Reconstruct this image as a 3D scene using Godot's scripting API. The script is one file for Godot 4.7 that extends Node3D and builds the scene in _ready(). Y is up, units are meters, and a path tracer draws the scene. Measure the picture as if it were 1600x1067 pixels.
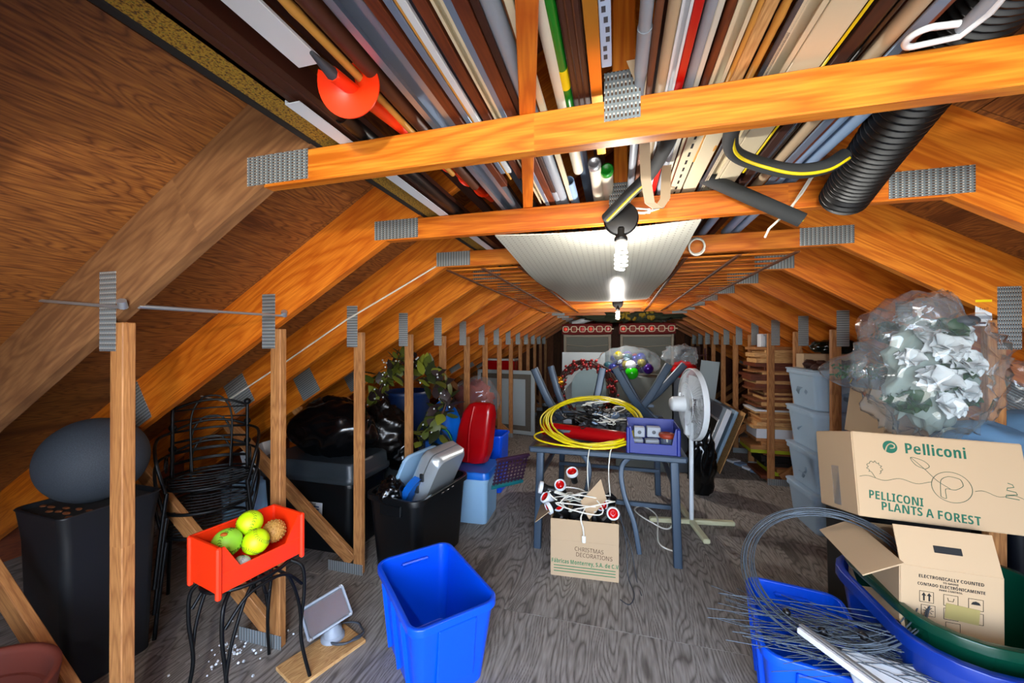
extends Node3D
# Storage attic under roof trusses. Coordinates are written as (across, up, ahead) in metres; V() turns "ahead" into Godot's -z.

var rng := RandomNumberGenerator.new()
var mats := {}
var taken := {}
var tex := {}

func V(x: float, y: float, z: float) -> Vector3:
	return Vector3(x, y, -z)

# ------------------------------------------------------------------ mesh builder
class MB:
	var v := PackedVector3Array()
	var n := PackedVector3Array()
	var uv := PackedVector2Array()
	var ix := PackedInt32Array()
	var uo := Vector2.ZERO

	func smooth(v0: int, i0: int) -> void:
		for k in range(i0, ix.size(), 3):
			var a := ix[k]
			var b := ix[k + 1]
			var c := ix[k + 2]
			var f := (v[c] - v[a]).cross(v[b] - v[a])
			n[a] += f
			n[b] += f
			n[c] += f
		for k in range(v0, v.size()):
			n[k] = n[k].normalized() if n[k].length_squared() > 1e-20 else Vector3.UP

	func add(p: Vector3, t := Vector2.ZERO) -> int:
		v.append(p)
		n.append(Vector3.ZERO)
		uv.append(t + uo)
		return v.size() - 1

	func tri(a: Vector3, b: Vector3, c: Vector3, out: Vector3) -> void:
		var f := (c - a).cross(b - a)
		var flip := f.dot(out) < 0
		var nn := (-f if flip else f).normalized()
		for p in ([a, c, b] if flip else [a, b, c]):
			v.append(p)
			n.append(nn)
			uv.append(uo)
			ix.append(v.size() - 1)

	func quad(a: Vector3, b: Vector3, c: Vector3, d: Vector3, out: Vector3, t := []) -> void:
		var f := (c - a).cross(b - d) * -1.0
		f = (c - a).cross(b - a) + (d - a).cross(c - a)
		var flip := f.dot(out) < 0
		var nn := (-f if flip else f).normalized()
		var s := v.size()
		var ps := [a, b, c, d]
		for k in 4:
			v.append(ps[k])
			n.append(nn)
			uv.append((t[k] if t.size() else Vector2([0, 1, 1, 0][k], [0, 0, 1, 1][k])) + uo)
		for k in ([0, 2, 1, 0, 3, 2] if flip else [0, 1, 2, 0, 2, 3]):
			ix.append(s + k)

	# chamfered box; texture runs in metres along its longest side
	func box(c: Vector3, s: Vector3, bev := 0.0, bs := Basis(), fit := false) -> MB:
		var h := s * 0.5
		var b := minf(bev, minf(h.x, minf(h.y, h.z)) * 0.9)
		var p := func(sg: Vector3, ax: int) -> Vector3:
			var q := Vector3(sg.x * (h.x - b), sg.y * (h.y - b), sg.z * (h.z - b))
			q[ax] = sg[ax] * h[ax]
			return q
		for ax in 3:
			var a1 := (ax + 1) % 3
			var a2 := (ax + 2) % 3
			if s[a2] > s[a1]:
				var w := a1
				a1 = a2
				a2 = w
			for sg in [-1.0, 1.0]:
				var ps := []
				var ts := []
				for q in [[-1.0, -1.0], [1.0, -1.0], [1.0, 1.0], [-1.0, 1.0]]:
					var e := Vector3.ZERO
					e[ax] = sg
					e[a1] = q[0]
					e[a2] = q[1]
					var r: Vector3 = p.call(e, ax)
					ps.append(c + bs * r)
					ts.append(Vector2(q[0] * 0.5 + 0.5, q[1] * 0.5 + 0.5) if fit else Vector2(r[a1], r[a2]))
				var o := Vector3.ZERO
				o[ax] = sg
				quad(ps[0], ps[1], ps[2], ps[3], bs * o, ts)
		if b > 0.0:
			for ax in 3:
				var a1 := (ax + 1) % 3
				var a2 := (ax + 2) % 3
				for s1 in [-1.0, 1.0]:
					for s2 in [-1.0, 1.0]:
						var e0 := Vector3.ZERO
						e0[a1] = s1
						e0[a2] = s2
						var e1 := e0
						e0[ax] = -1
						e1[ax] = 1
						var q0: Vector3 = p.call(e0, a1)
						var q1: Vector3 = p.call(e1, a1)
						var q2: Vector3 = p.call(e1, a2)
						var q3: Vector3 = p.call(e0, a2)
						var o := Vector3.ZERO
						o[a1] = s1
						o[a2] = s2
						quad(c + bs * q0, c + bs * q1, c + bs * q2, c + bs * q3, bs * o, [Vector2(q0[ax], 0), Vector2(q1[ax], 0), Vector2(q1[ax], b), Vector2(q0[ax], b)])
			for sx in [-1.0, 1.0]:
				for sy in [-1.0, 1.0]:
					for sz in [-1.0, 1.0]:
						var e := Vector3(sx, sy, sz)
						tri(c + bs * p.call(e, 0), c + bs * p.call(e, 1), c + bs * p.call(e, 2), bs * e)
		return self

	# straight bar from a to b, w across, h along up
	func beam(a: Vector3, b: Vector3, w: float, h: float, up := Vector3.UP, bev := 0.002) -> MB:
		var x := (b - a).normalized()
		var z := x.cross(up).normalized()
		var y := z.cross(x)
		return box((a + b) * 0.5, Vector3(a.distance_to(b), h, w), bev, Basis(x, y, z))

	func loft(rings: Array, closed := true, cap0 := false, cap1 := false) -> MB:
		var v0 := v.size()
		var i0 := ix.size()
		var m: int = rings[0].size()
		var run := 0.0
		for r in rings.size():
			if r:
				run += rings[r][0].distance_to(rings[r - 1][0])
			var across := 0.0
			for j in m:
				if j:
					across += rings[r][j].distance_to(rings[r][j - 1])
				add(rings[r][j], Vector2(run, across))
		for r in rings.size() - 1:
			for j in (m if closed else m - 1):
				var a := v0 + r * m + j
				var b := v0 + r * m + (j + 1) % m
				for k in [a, b, b + m, a, b + m, a + m]:
					ix.append(k)
		smooth(v0, i0)
		for e in [[cap0, 0], [cap1, rings.size() - 1]]:
			if e[0]:
				var ring: PackedVector3Array = rings[e[1]]
				var mid := Vector3.ZERO
				for q in ring:
					mid += q
				mid /= m
				var other := Vector3.ZERO
				for q in rings[1 if e[1] == 0 else e[1] - 1]:
					other += q
				other /= m
				for j in m:
					tri(mid, ring[j], ring[(j + 1) % m], mid - other if mid.distance_to(other) > 1e-6 else Vector3.UP)
		return self

	func ring(c: Vector3, x: Vector3, y: Vector3, r: float, k: int) -> PackedVector3Array:
		var o := PackedVector3Array()
		for j in k:
			var a := TAU * j / k
			o.append(c + (x * cos(a) + y * sin(a)) * r)
		return o

	func tube(pts: Array, r, k := 8, closed := false, caps := true) -> MB:
		var rings := []
		var m := pts.size()
		var t0: Vector3 = (pts[1] - pts[0]).normalized()
		var x := t0.cross(Vector3.UP if absf(t0.y) < 0.9 else Vector3.RIGHT).normalized()
		for i in m:
			var t: Vector3
			if closed:
				t = pts[(i + 1) % m] - pts[(i - 1 + m) % m]
			else:
				t = pts[mini(i + 1, m - 1)] - pts[maxi(i - 1, 0)]
			t = t.normalized()
			x = (x - t * x.dot(t)).normalized()
			var y := t.cross(x)
			rings.append(ring(pts[i], x, y, r[i] if r is Array else r, k))
		if closed:
			rings.append(rings[0])
		return loft(rings, true, caps and not closed, caps and not closed)

	# open pipe with a wall
	func pipe(a: Vector3, b: Vector3, r: float, wall: float, k := 14) -> MB:
		var t := (b - a).normalized()
		var x := t.cross(Vector3.UP if absf(t.y) < 0.9 else Vector3.RIGHT).normalized()
		var y := t.cross(x)
		var o0 := ring(a, x, y, r, k)
		var o1 := ring(b, x, y, r, k)
		var i0 := ring(a, x, y, r - wall, k)
		var i1 := ring(b, x, y, r - wall, k)
		return loft([o0, o1]).loft([o1, i1]).loft([i1, i0]).loft([i0, o0])

	func lathe(prof: Array, k := 24, c := Vector3.ZERO, bs := Basis()) -> MB:
		var rings := []
		for p in prof:
			var o := PackedVector3Array()
			for j in k:
				var a := TAU * j / k
				o.append(c + bs * Vector3(cos(a) * p[0], p[1], sin(a) * p[0]))
			rings.append(o)
		return loft(rings)

	# profile (x,y) pushed along z
	func extrude(poly: PackedVector2Array, z0: float, z1: float, bs := Basis(), c := Vector3.ZERO) -> MB:
		var area := 0.0
		for j in poly.size():
			area += poly[j].cross(poly[(j + 1) % poly.size()])
		var sg := signf(area)
		for j in poly.size():
			var a := poly[j]
			var b := poly[(j + 1) % poly.size()]
			var o := Vector3(b.y - a.y, a.x - b.x, 0) * sg
			var L := a.distance_to(b)
			quad(c + bs * Vector3(a.x, a.y, z0), c + bs * Vector3(a.x, a.y, z1), c + bs * Vector3(b.x, b.y, z1), c + bs * Vector3(b.x, b.y, z0), bs * o, [Vector2(z0, 0), Vector2(z1, 0), Vector2(z1, L), Vector2(z0, L)])
		var tr := Geometry2D.triangulate_polygon(poly)
		for j in range(0, tr.size(), 3):
			for zz in [z0, z1]:
				tri(c + bs * Vector3(poly[tr[j]].x, poly[tr[j]].y, zz), c + bs * Vector3(poly[tr[j + 1]].x, poly[tr[j + 1]].y, zz), c + bs * Vector3(poly[tr[j + 2]].x, poly[tr[j + 2]].y, zz), bs * Vector3(0, 0, zz - (z0 + z1) * 0.5))
		return self

	# surface f(s,t), s and t in 0..1, with a thickness vector
	func slab(nu: int, nv: int, f: Callable, th := Vector3.ZERO) -> MB:
		for side in (1 if th == Vector3.ZERO else 2):
			var v0 := v.size()
			var i0 := ix.size()
			for i in nu + 1:
				for j in nv + 1:
					add(f.call(float(i) / nu, float(j) / nv) + th * side, Vector2(float(i) / nu, float(j) / nv))
			for i in nu:
				for j in nv:
					var a := v0 + i * (nv + 1) + j
					for k in ([a, a + 1, a + nv + 2, a, a + nv + 2, a + nv + 1] if side else [a, a + nv + 2, a + 1, a, a + nv + 1, a + nv + 2]):
						ix.append(k)
			smooth(v0, i0)
		if th != Vector3.ZERO:
			var edge := PackedVector3Array()
			for i in nu:
				edge.append(f.call(float(i) / nu, 0.0))
			for j in nv:
				edge.append(f.call(1.0, float(j) / nv))
			for i in nu:
				edge.append(f.call(1.0 - float(i) / nu, 1.0))
			for j in nv:
				edge.append(f.call(0.0, 1.0 - float(j) / nv))
			var e2 := PackedVector3Array()
			for q in edge:
				e2.append(q + th)
			loft([edge, e2])
		return self

	# lumpy ball
	func blob(c: Vector3, r: Vector3, amp: float, freq: float, sd: int, k := 28, ridged := true) -> MB:
		var nz := FastNoiseLite.new()
		nz.seed = sd
		nz.frequency = freq
		nz.fractal_octaves = 3
		if ridged:
			nz.fractal_type = FastNoiseLite.FRACTAL_RIDGED
		var rings := []
		var rows := int(k * 0.6)
		for i in rows + 1:
			var th := PI * clampf(float(i) / rows, 0.004, 0.996)
			var o := PackedVector3Array()
			for j in k:
				var a := TAU * j / k
				var d := Vector3(sin(th) * cos(a), cos(th), sin(th) * sin(a))
				o.append(c + d * r * (1.0 + amp * nz.get_noise_3dv(d * r)))
			rings.append(o)
		return loft(rings)

	func mesh(mat: Material) -> ArrayMesh:
		var ar := []
		ar.resize(Mesh.ARRAY_MAX)
		ar[Mesh.ARRAY_VERTEX] = v
		ar[Mesh.ARRAY_NORMAL] = n
		ar[Mesh.ARRAY_TEX_UV] = uv
		ar[Mesh.ARRAY_INDEX] = ix
		var m := ArrayMesh.new()
		m.add_surface_from_arrays(Mesh.PRIMITIVE_TRIANGLES, ar)
		m.surface_set_material(0, mat)
		return m

# rounded rectangle ring in the xz plane
func rr(w: float, d: float, rad: float, y: float, k := 5, at := Vector2.ZERO) -> PackedVector3Array:
	var o := PackedVector3Array()
	rad = minf(rad, minf(w, d) * 0.499)
	for q in 4:
		var cx: float = [1, -1, -1, 1][q] * (w * 0.5 - rad)
		var cz: float = [1, 1, -1, -1][q] * (d * 0.5 - rad)
		for j in k + 1:
			var a := PI * 0.5 * (q + float(j) / k)
			o.append(Vector3(at.x + cx + cos(a) * rad, y, at.y + cz + sin(a) * rad))
	return o

# ------------------------------------------------------------------ things, parts, materials
func numbered(called: String) -> String:
	if not taken.has(called):
		taken[called] = 0
		return called
	taken[called] += 1
	return "%s_%03d" % [called, taken[called]]

func tag(o: Node, label: String, category: String, group := "") -> void:
	o.set_meta("label", label)
	o.set_meta("category", category)
	if group != "":
		o.set_meta("group", group)

func thing(called: String, label: String, category: String, at := Vector3.ZERO, turn := 0.0, group := "") -> Node3D:
	var o := Node3D.new()
	o.name = numbered(called)
	add_child(o)
	o.position = at
	o.rotation.y = turn
	tag(o, label, category, group)
	return o

func part(parent: Node, called: String, mb, mat: Material, label := "") -> MeshInstance3D:
	var o := MeshInstance3D.new()
	o.mesh = mb.mesh(mat) if mb is MB else mb
	var nm := called
	var k := 0
	while parent.has_node(NodePath(nm)):
		k += 1
		nm = "%s_%03d" % [called, k]
	o.name = nm
	parent.add_child(o)
	if label != "":
		o.set_meta("label", label)
	return o

func single(called: String, label: String, category: String, mb, mat: Material, at := Vector3.ZERO, turn := 0.0, group := "") -> MeshInstance3D:
	var o := MeshInstance3D.new()
	o.mesh = mb.mesh(mat) if mb is MB else mb
	o.name = numbered(called)
	add_child(o)
	o.position = at
	o.rotation.y = turn
	tag(o, label, category, group)
	return o

func structure(called: String, label: String, mb = null, mat: Material = null) -> Node3D:
	var o: Node3D = MeshInstance3D.new() if mb != null else Node3D.new()
	if mb != null:
		o.mesh = mb.mesh(mat)
	o.name = called
	add_child(o)
	o.set_meta("kind", "structure")
	o.set_meta("label", label)
	return o

func mt(key: String, c := Color.WHITE, rough := 0.6, metal := 0.0, t: Texture2D = null, sc := Vector3.ONE) -> StandardMaterial3D:
	if mats.has(key):
		return mats[key]
	var m := StandardMaterial3D.new()
	m.resource_name = key
	m.albedo_color = c
	m.roughness = rough
	m.metallic = metal
	m.cull_mode = BaseMaterial3D.CULL_DISABLED
	if t:
		m.albedo_texture = t
		m.uv1_scale = sc
	mats[key] = m
	return m

func clear_mt(key: String, c: Color, alpha: float, rough := 0.1) -> StandardMaterial3D:
	var m := mt(key, Color(c.r, c.g, c.b, alpha), rough)
	m.transparency = BaseMaterial3D.TRANSPARENCY_ALPHA
	return m

# contour-line grain, like rotary-cut veneer: light wood a, dark grain b
func grain(w: int, h: int, sx: float, sy: float, lines: float, a: Color, b: Color, sd: int, knots := 0, sharp := 2.0, fuzz := 0.5) -> ImageTexture:
	var n1 := FastNoiseLite.new()
	n1.seed = sd
	n1.frequency = 0.01
	n1.fractal_octaves = 3
	var n2 := FastNoiseLite.new()
	n2.seed = sd + 7
	n2.frequency = 0.05
	n2.fractal_octaves = 2
	var r := RandomNumberGenerator.new()
	r.seed = sd
	var ks := []
	for k in knots:
		ks.append(Vector3(r.randf() * w, r.randf() * h, r.randf_range(0.6, 1.3)))
	var im := Image.create(w, h, false, Image.FORMAT_RGB8)
	for y in h:
		for x in w:
			var f := n1.get_noise_2d(x * sx, y * sy)
			var g := f * lines + float(y) / h * lines * 0.35
			var dark := 0.0
			for k in ks:
				var dx: float = (x - k.x) * h / w * 0.10 * 4.0
				var dy: float = y - k.y
				var d: float = (dx * dx + dy * dy) / (h * h * 0.0016 * k.z)
				if d < 9.0:
					g += 2.2 * exp(-d * 0.5)
					dark = maxf(dark, exp(-d * 2.0))
			var t: float = pow(absf(fposmod(g, 1.0) * 2.0 - 1.0), sharp)
			t = t * (1.0 - fuzz * 0.5) + fuzz * (n2.get_noise_2d(x * sx * 3.0, y * sy * 6.0) + 0.5)
			t = clampf(t + dark * 0.8, 0.0, 1.0)
			im.set_pixel(x, y, a.lerp(b, t))
	return ImageTexture.create_from_image(im)

func cloudy(sz: int, freq: float, cols: Array, sd: int, oct := 4) -> ImageTexture:
	var nz := FastNoiseLite.new()
	nz.seed = sd
	nz.frequency = freq
	nz.fractal_octaves = oct
	var im := Image.create(sz, sz, false, Image.FORMAT_RGB8)
	for y in sz:
		for x in sz:
			var t: float = clampf(nz.get_noise_2d(x, y) * 0.9 + 0.5, 0.0, 0.999) * (cols.size() - 1)
			var i := int(t)
			im.set_pixel(x, y, cols[i].lerp(cols[i + 1], t - i))
	return ImageTexture.create_from_image(im)

func words(parent: Node, called: String, text: String, size: float, mat: Material, at: Vector3, bs := Basis(), serif := false, bold := 400, sxy := Vector2.ONE) -> MeshInstance3D:
	var f := SystemFont.new()
	f.font_names = PackedStringArray(["Droid Serif" if serif else "Droid Sans"])
	f.font_weight = bold
	var m := TextMesh.new()
	m.text = text
	m.font = f
	m.font_size = 32
	m.pixel_size = size / 32.0
	m.depth = 0.0006
	m.material = mat
	var o := part(parent, called, m, mat)
	o.transform = Transform3D(bs * Basis.from_scale(Vector3(sxy.x, sxy.y, 1)), at)
	return o

# ------------------------------------------------------------------ building
const XC := 0.005
const S := 0.6096
func tz(k: int) -> float:
	return 0.874 + S * k
func low(x: float) -> float:   # underside of the rafters
	return 1.925 + 0.603 * (0.985 - absf(x - XC))

func materials() -> void:
	tex.ply = grain(1024, 512, 0.16, 1.0, 11.0, Color(0.62, 0.39, 0.16), Color(0.38, 0.20, 0.065), 11, 8, 3.0)
	tex.floor = grain(1024, 512, 0.13, 0.9, 10.0, Color(0.60, 0.575, 0.545), Color(0.34, 0.315, 0.29), 23, 4, 3.5, 0.4)
	tex.lum = grain(1024, 192, 0.14, 0.8, 4.0, Color(0.87, 0.54, 0.16), Color(0.72, 0.37, 0.065), 31, 9, 2.0)
	tex.post = grain(512, 128, 0.25, 0.9, 4.0, Color(0.70, 0.485, 0.275), Color(0.54, 0.345, 0.175), 37, 8, 2.0)
	tex.pale = grain(512, 128, 0.4, 1.6, 6.0, Color(0.85, 0.68, 0.45), Color(0.66, 0.47, 0.27), 41, 2, 2.0)
	var ply := mt("roof_plywood", Color(1, 1, 1), 0.65, 0.0, tex.ply)
	ply.heightmap_enabled = false
	var fl := mt("floor_plywood", Color(1, 1, 1), 0.72, 0.0, tex.floor)
	fl.heightmap_enabled = true
	fl.heightmap_texture = tex.floor
	fl.heightmap_scale = 0.06
	var tints := [Color(1, 1, 1), Color(1.0, 0.93, 0.88), Color(0.94, 0.90, 0.86), Color(1.0, 0.97, 0.9)]
	for k in 4:
		var m := mt("timber_%d" % k, tints[k], 0.42, 0.0, tex.lum, Vector3(0.27, 2.6, 1))
		m.uv1_offset = Vector3(0.23 * k, 0.31 * k, 0)
	mt("timber_old", Color(0.76, 0.77, 0.82), 0.7, 0.0, tex.post, Vector3(0.4, 2.2, 1))
	mt("post_wood", Color(1, 1, 1), 0.65, 0.0, tex.post, Vector3(0.6, 5.0, 1))
	mt("pale_wood", Color(1, 1, 1), 0.6, 0.0, tex.pale, Vector3(0.6, 4.0, 1))
	mt("brown_wood", Color(0.62, 0.42, 0.30), 0.6, 0.0, tex.post, Vector3(0.6, 4.0, 1))
	mt("lath_wood", Color(0.72, 0.6, 0.5), 0.7, 0.0, tex.post, Vector3(0.6, 4.0, 1))
	# toothed steel plate: staggered punched slots, each with its bent tooth
	var im := Image.create(64, 64, false, Image.FORMAT_RGB8)
	im.fill(Color(0.55, 0.60, 0.62))
	for q in [[4, 4], [20, 4], [36, 4], [52, 4], [12, 36], [28, 36], [44, 36], [60, 36]]:
		for dy in 22:
			for dx in 6:
				var c := Color(0.34, 0.22, 0.13) if dy < 13 else Color(0.92, 0.90, 0.86)
				im.set_pixel((q[1] + dy) % 64, (q[0] + dx) % 64, c)
	tex.plate = ImageTexture.create_from_image(im)
	var pm := mt("plate_steel", Color(1, 1, 1), 0.42, 0.55, tex.plate, Vector3(30, 30, 1))
	pm.heightmap_enabled = true
	pm.heightmap_texture = tex.plate
	pm.heightmap_scale = 0.1
	mt("zinc", Color(0.72, 0.75, 0.78), 0.35, 0.8)

func beam_part(t: Node, called: String, a: Vector3, b: Vector3, w: float, h: float, mat: Material, up := Vector3.UP) -> MeshInstance3D:
	var mb := MB.new()
	mb.uo = Vector2(rng.randf() * 4.0, rng.randf() * 0.4)
	return part(t, called, mb.beam(a, b, w, h, up, 0.003), mat)

func plate(t: Node, c: Vector3, w: float, h: float, roll := 0.0) -> void:
	part(t, "gusset_plate", MB.new().box(c, Vector3(w, h, 0.0015), 0.0, Basis(Vector3(0, 0, 1), roll)), mats.plate_steel, "toothed galvanised steel connector plate")

func truss(k: int) -> void:
	var ord: String = ["", "nearest", "second", "third", "fourth", "fifth", "sixth", "seventh", "eighth", "ninth", "tenth", "eleventh", "twelfth", "thirteenth", "fourteenth", "fifteenth"][maxi(k + 1, 0)]
	var lb := "roof truss of orange timber, %s from the camera" % ord
	if k < 0:
		lb = "roof truss of orange timber overhead, behind the camera"
	elif k == 0:
		lb = "nearest roof truss, grey-brown left rafter and orange collar tie across the top"
	var t := thing("roof_truss", lb, "truss", V(XC, 0, tz(k)), 0.0, "roof trusses")
	var D := 0.038
	var ctr := -D * 0.5
	for s in [-1.0, 1.0]:
		var wood: Material = mats["timber_%d" % ((k + 5 + int(s)) % 4)]
		if k == 0 and s < 0:
			wood = mats.timber_old
		# rafter: plumb-cut board, 0.28 m measured upright
		var poly := PackedVector2Array([Vector2(0.0, 1.925 + 0.603 * 0.985), Vector2(0.0, 1.925 + 0.603 * 0.985 + 0.28), Vector2(s * 3.98, 1.925 - 0.603 * 2.995 + 0.28), Vector2(s * 3.98, 1.925 - 0.603 * 2.995)])
		var mb := MB.new()
		var u := Vector3(s, -0.603, 0).normalized()
		var w := Vector3(0.603 * s, 1, 0).normalized()
		mb.uo = Vector2(rng.randf() * 4.0, rng.randf() * 0.4)
		var p3 := []
		var ts := []
		for q in poly:
			p3.append(Vector3(q.x, q.y, 0))
			ts.append(Vector2(p3[-1].dot(u), p3[-1].dot(w)))
		for zz in [0.0, -D]:
			var o := Vector3(0, 0, zz)
			mb.quad(p3[0] + o, p3[1] + o, p3[2] + o, p3[3] + o, Vector3(0, 0, 1 if zz == 0.0 else -1), ts)
		for e in 4:
			var f := (e + 1) % 4
			var out: Vector3 = [Vector3(-s, 0, 0), w, Vector3(s, 0, 0), -w][e]
			mb.quad(p3[e], p3[f], p3[f] + Vector3(0, 0, -D), p3[e] + Vector3(0, 0, -D), out, [ts[e], ts[f], ts[f] + Vector2(0, D), ts[e] + Vector2(0, D)])
		part(t, "rafter", mb, wood, "weathered grey-brown rafter" if k == 0 and s < 0 else "")
		var px := -1.595 if s < 0 else 1.545
		beam_part(t, "post", Vector3(px, 0.0, ctr), Vector3(px, low(px + XC) + 0.002 - 0.018, ctr), 0.06, D, mats.post_wood, Vector3(0, 0, 1))
		beam_part(t, "brace", Vector3(s * 1.64, 0.075, ctr), Vector3(s * 2.70, 0.905, ctr), 0.034, 0.085, mats.post_wood)
		plate(t, Vector3(-1.634 if s < 0 else 1.583, 1.578, 0.0012), 0.078, 0.264)
		plate(t, Vector3(s * 0.936, 1.971, 0.0012), 0.214, 0.083)
		plate(t, Vector3(s * 2.565, 1.118, 0.0012), 0.20, 0.22, -s * 0.543)
		plate(t, Vector3(-1.685 if s < 0 else 1.635, 0.034, 0.0012), 0.26, 0.066)
	beam_part(t, "collar_tie", Vector3(-1.06, 1.968, ctr), Vector3(1.06, 1.968, ctr), D - 0.001, 0.089, mats["timber_%d" % ((k + 8) % 4)])
	beam_part(t, "king_post", Vector3(0.012, 2.013, ctr), Vector3(0.012, 2.52, ctr), 0.05, 0.036, mats["timber_%d" % ((k + 6) % 4)], Vector3(0, 0, 1))
	plate(t, Vector3(0.008, 2.018, 0.0012), 0.077, 0.108)

func shell() -> void:
	# floor of plywood sheets
	var fl := structure("floor", "worn grey-brown plywood floor")
	var bed := MB.new().box(V(0, -0.06, 4.0), Vector3(8.4, 0.08, 11.4))
	part(fl, "floor_deck", bed, mats.brown_wood)
	for i in 7:
		for j in 6:
			var x0 := -4.26 + i * 1.2192
			var z0 := -1.30 + (j - 1) * 2.4384 + (0.9 if i % 2 else 2.12)
			var a := maxf(x0, -3.98)
			var b := minf(x0 + 1.2172, 3.98)
			var c := maxf(z0, -1.3)
			var d := minf(z0 + 2.4364, 9.4)
			if b - a > 0.1 and d - c > 0.1:
				var mb := MB.new()
				mb.uo = Vector2(rng.randf(), rng.randf())
				mb.box(V((a + b) * 0.5, -0.01, (c + d) * 0.5), Vector3(b - a, 0.02, d - c), 0.001)
				for e in mb.uv.size():
					mb.uv[e] = mb.uo + (mb.uv[e] - mb.uo) * Vector2(0.36, 0.55)
				part(fl, "plywood_sheet", mb, mats.floor_plywood)
	# roof sheathing
	var ce := structure("ceiling", "roof sheathing of knotty brown plywood sheets on the rafters")
	var ang := atan(0.603)
	for s in [-1.0, 1.0]:
		var u := Vector3(s, -0.603, 0).normalized()
		var w := Vector3(0.603 * s, 1, 0).normalized()
		var top := Vector3(XC, 1.925 + 0.603 * 0.985 + 0.28, 0)
		for r in 4:
			var d0 := r * 1.2192
			var d1 := minf(d0 + 1.216, 4.66)
			var off := 0.0 if r % 2 else 1.2192
			for c in 6:
				var z0 := -2.19 + off - 1.2192 + c * 2.4384
				var z1 := minf(z0 + 2.436, 9.5)
				z0 = maxf(z0, -1.3)
				if z1 - z0 < 0.2:
					continue
				var mb := MB.new()
				mb.uo = Vector2(rng.randf(), rng.randf())
				mb.box(top + u * (d0 + d1) * 0.5 + w * 0.0075 + V(0, 0, (z0 + z1) * 0.5), Vector3(d1 - d0, 0.013, z1 - z0), 0.0, Basis(u, w, u.cross(w)))
				for e in mb.uv.size():
					mb.uv[e] = mb.uo + (mb.uv[e] - mb.uo) * Vector2(0.41, 0.82)
				part(ce, "plywood_sheet", mb, mats.roof_plywood)
		part(ce, "shingle_layer", MB.new().box(top + u * 2.36 + w * 0.03 + V(0, 0, 4.1), Vector3(4.74, 0.028, 11.4), 0.0, Basis(u, w, u.cross(w))), mt("shingles", Color(0.12, 0.11, 0.11), 0.9))
	# gable end far away, boarded upright
	var wb := structure("wall_back", "boarded gable wall at the far end of the attic")
	part(wb, "wall_sheet", gable(9.46, 0.04, []), mats.brown_wood)
	var planks := [mt("plank_grey", Color(0.50, 0.47, 0.43), 0.8, 0.0, tex.post, Vector3(0.5, 3, 1)), mats.brown_wood, mats.lath_wood]
	for i in 26:
		var x := -2.6 + i * 0.2
		var top := minf(low(x) + 0.25, 2.7)
		var mb := MB.new()
		mb.uo = Vector2(rng.randf() * 3, rng.randf())
		part(wb, "plank", mb.box(V(x, top * 0.5, 9.40), Vector3(0.192, top, 0.02), 0.003), planks[i % 3])
	for s in [-1.0, 1.0]:
		structure("wall_left" if s < 0 else "wall_right", "low wall under the eaves on the %s" % ("left" if s < 0 else "right"), MB.new().box(V(s * 4.0, 0.2, 4.1), Vector3(0.05, 0.62, 11.0)), mats.brown_wood)
	# gable behind the camera with its wide loading door open to the daylight
	structure("wall_front", "gable wall behind the camera with a wide open loading door", gable(-1.25, 0.05, [DOOR]), mats.brown_wood)

const DOOR := Rect2(-0.75, 0.0, 2.35, 2.25)

func gable(z: float, th: float, holes: Array) -> MB:
	var mb := MB.new()
	var poly := PackedVector2Array([Vector2(-4.0, -0.05), Vector2(4.0, -0.05), Vector2(4.0, 0.42), Vector2(XC, 2.83), Vector2(-4.0, 0.42)])
	var polys := [poly]
	if holes.size():
		var h: Rect2 = holes[0]
		polys = [PackedVector2Array([Vector2(-4.0, -0.05), Vector2(h.position.x, -0.05), Vector2(h.position.x, low(h.position.x) + 0.3), Vector2(-4.0, 0.42)]),
			PackedVector2Array([Vector2(h.end.x, -0.05), Vector2(4.0, -0.05), Vector2(4.0, 0.42), Vector2(h.end.x, low(h.end.x) + 0.3)]),
			PackedVector2Array([Vector2(h.position.x, h.end.y), Vector2(h.end.x, minf(h.end.y, low(h.end.x) + 0.29)), Vector2(h.end.x, low(h.end.x) + 0.3), Vector2(XC, 2.83), Vector2(h.position.x, low(h.position.x) + 0.3)])]
	for p in polys:
		mb.extrude(p, -th * 0.5, th * 0.5, Basis(), V(0, 0, z))
	return mb

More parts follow.
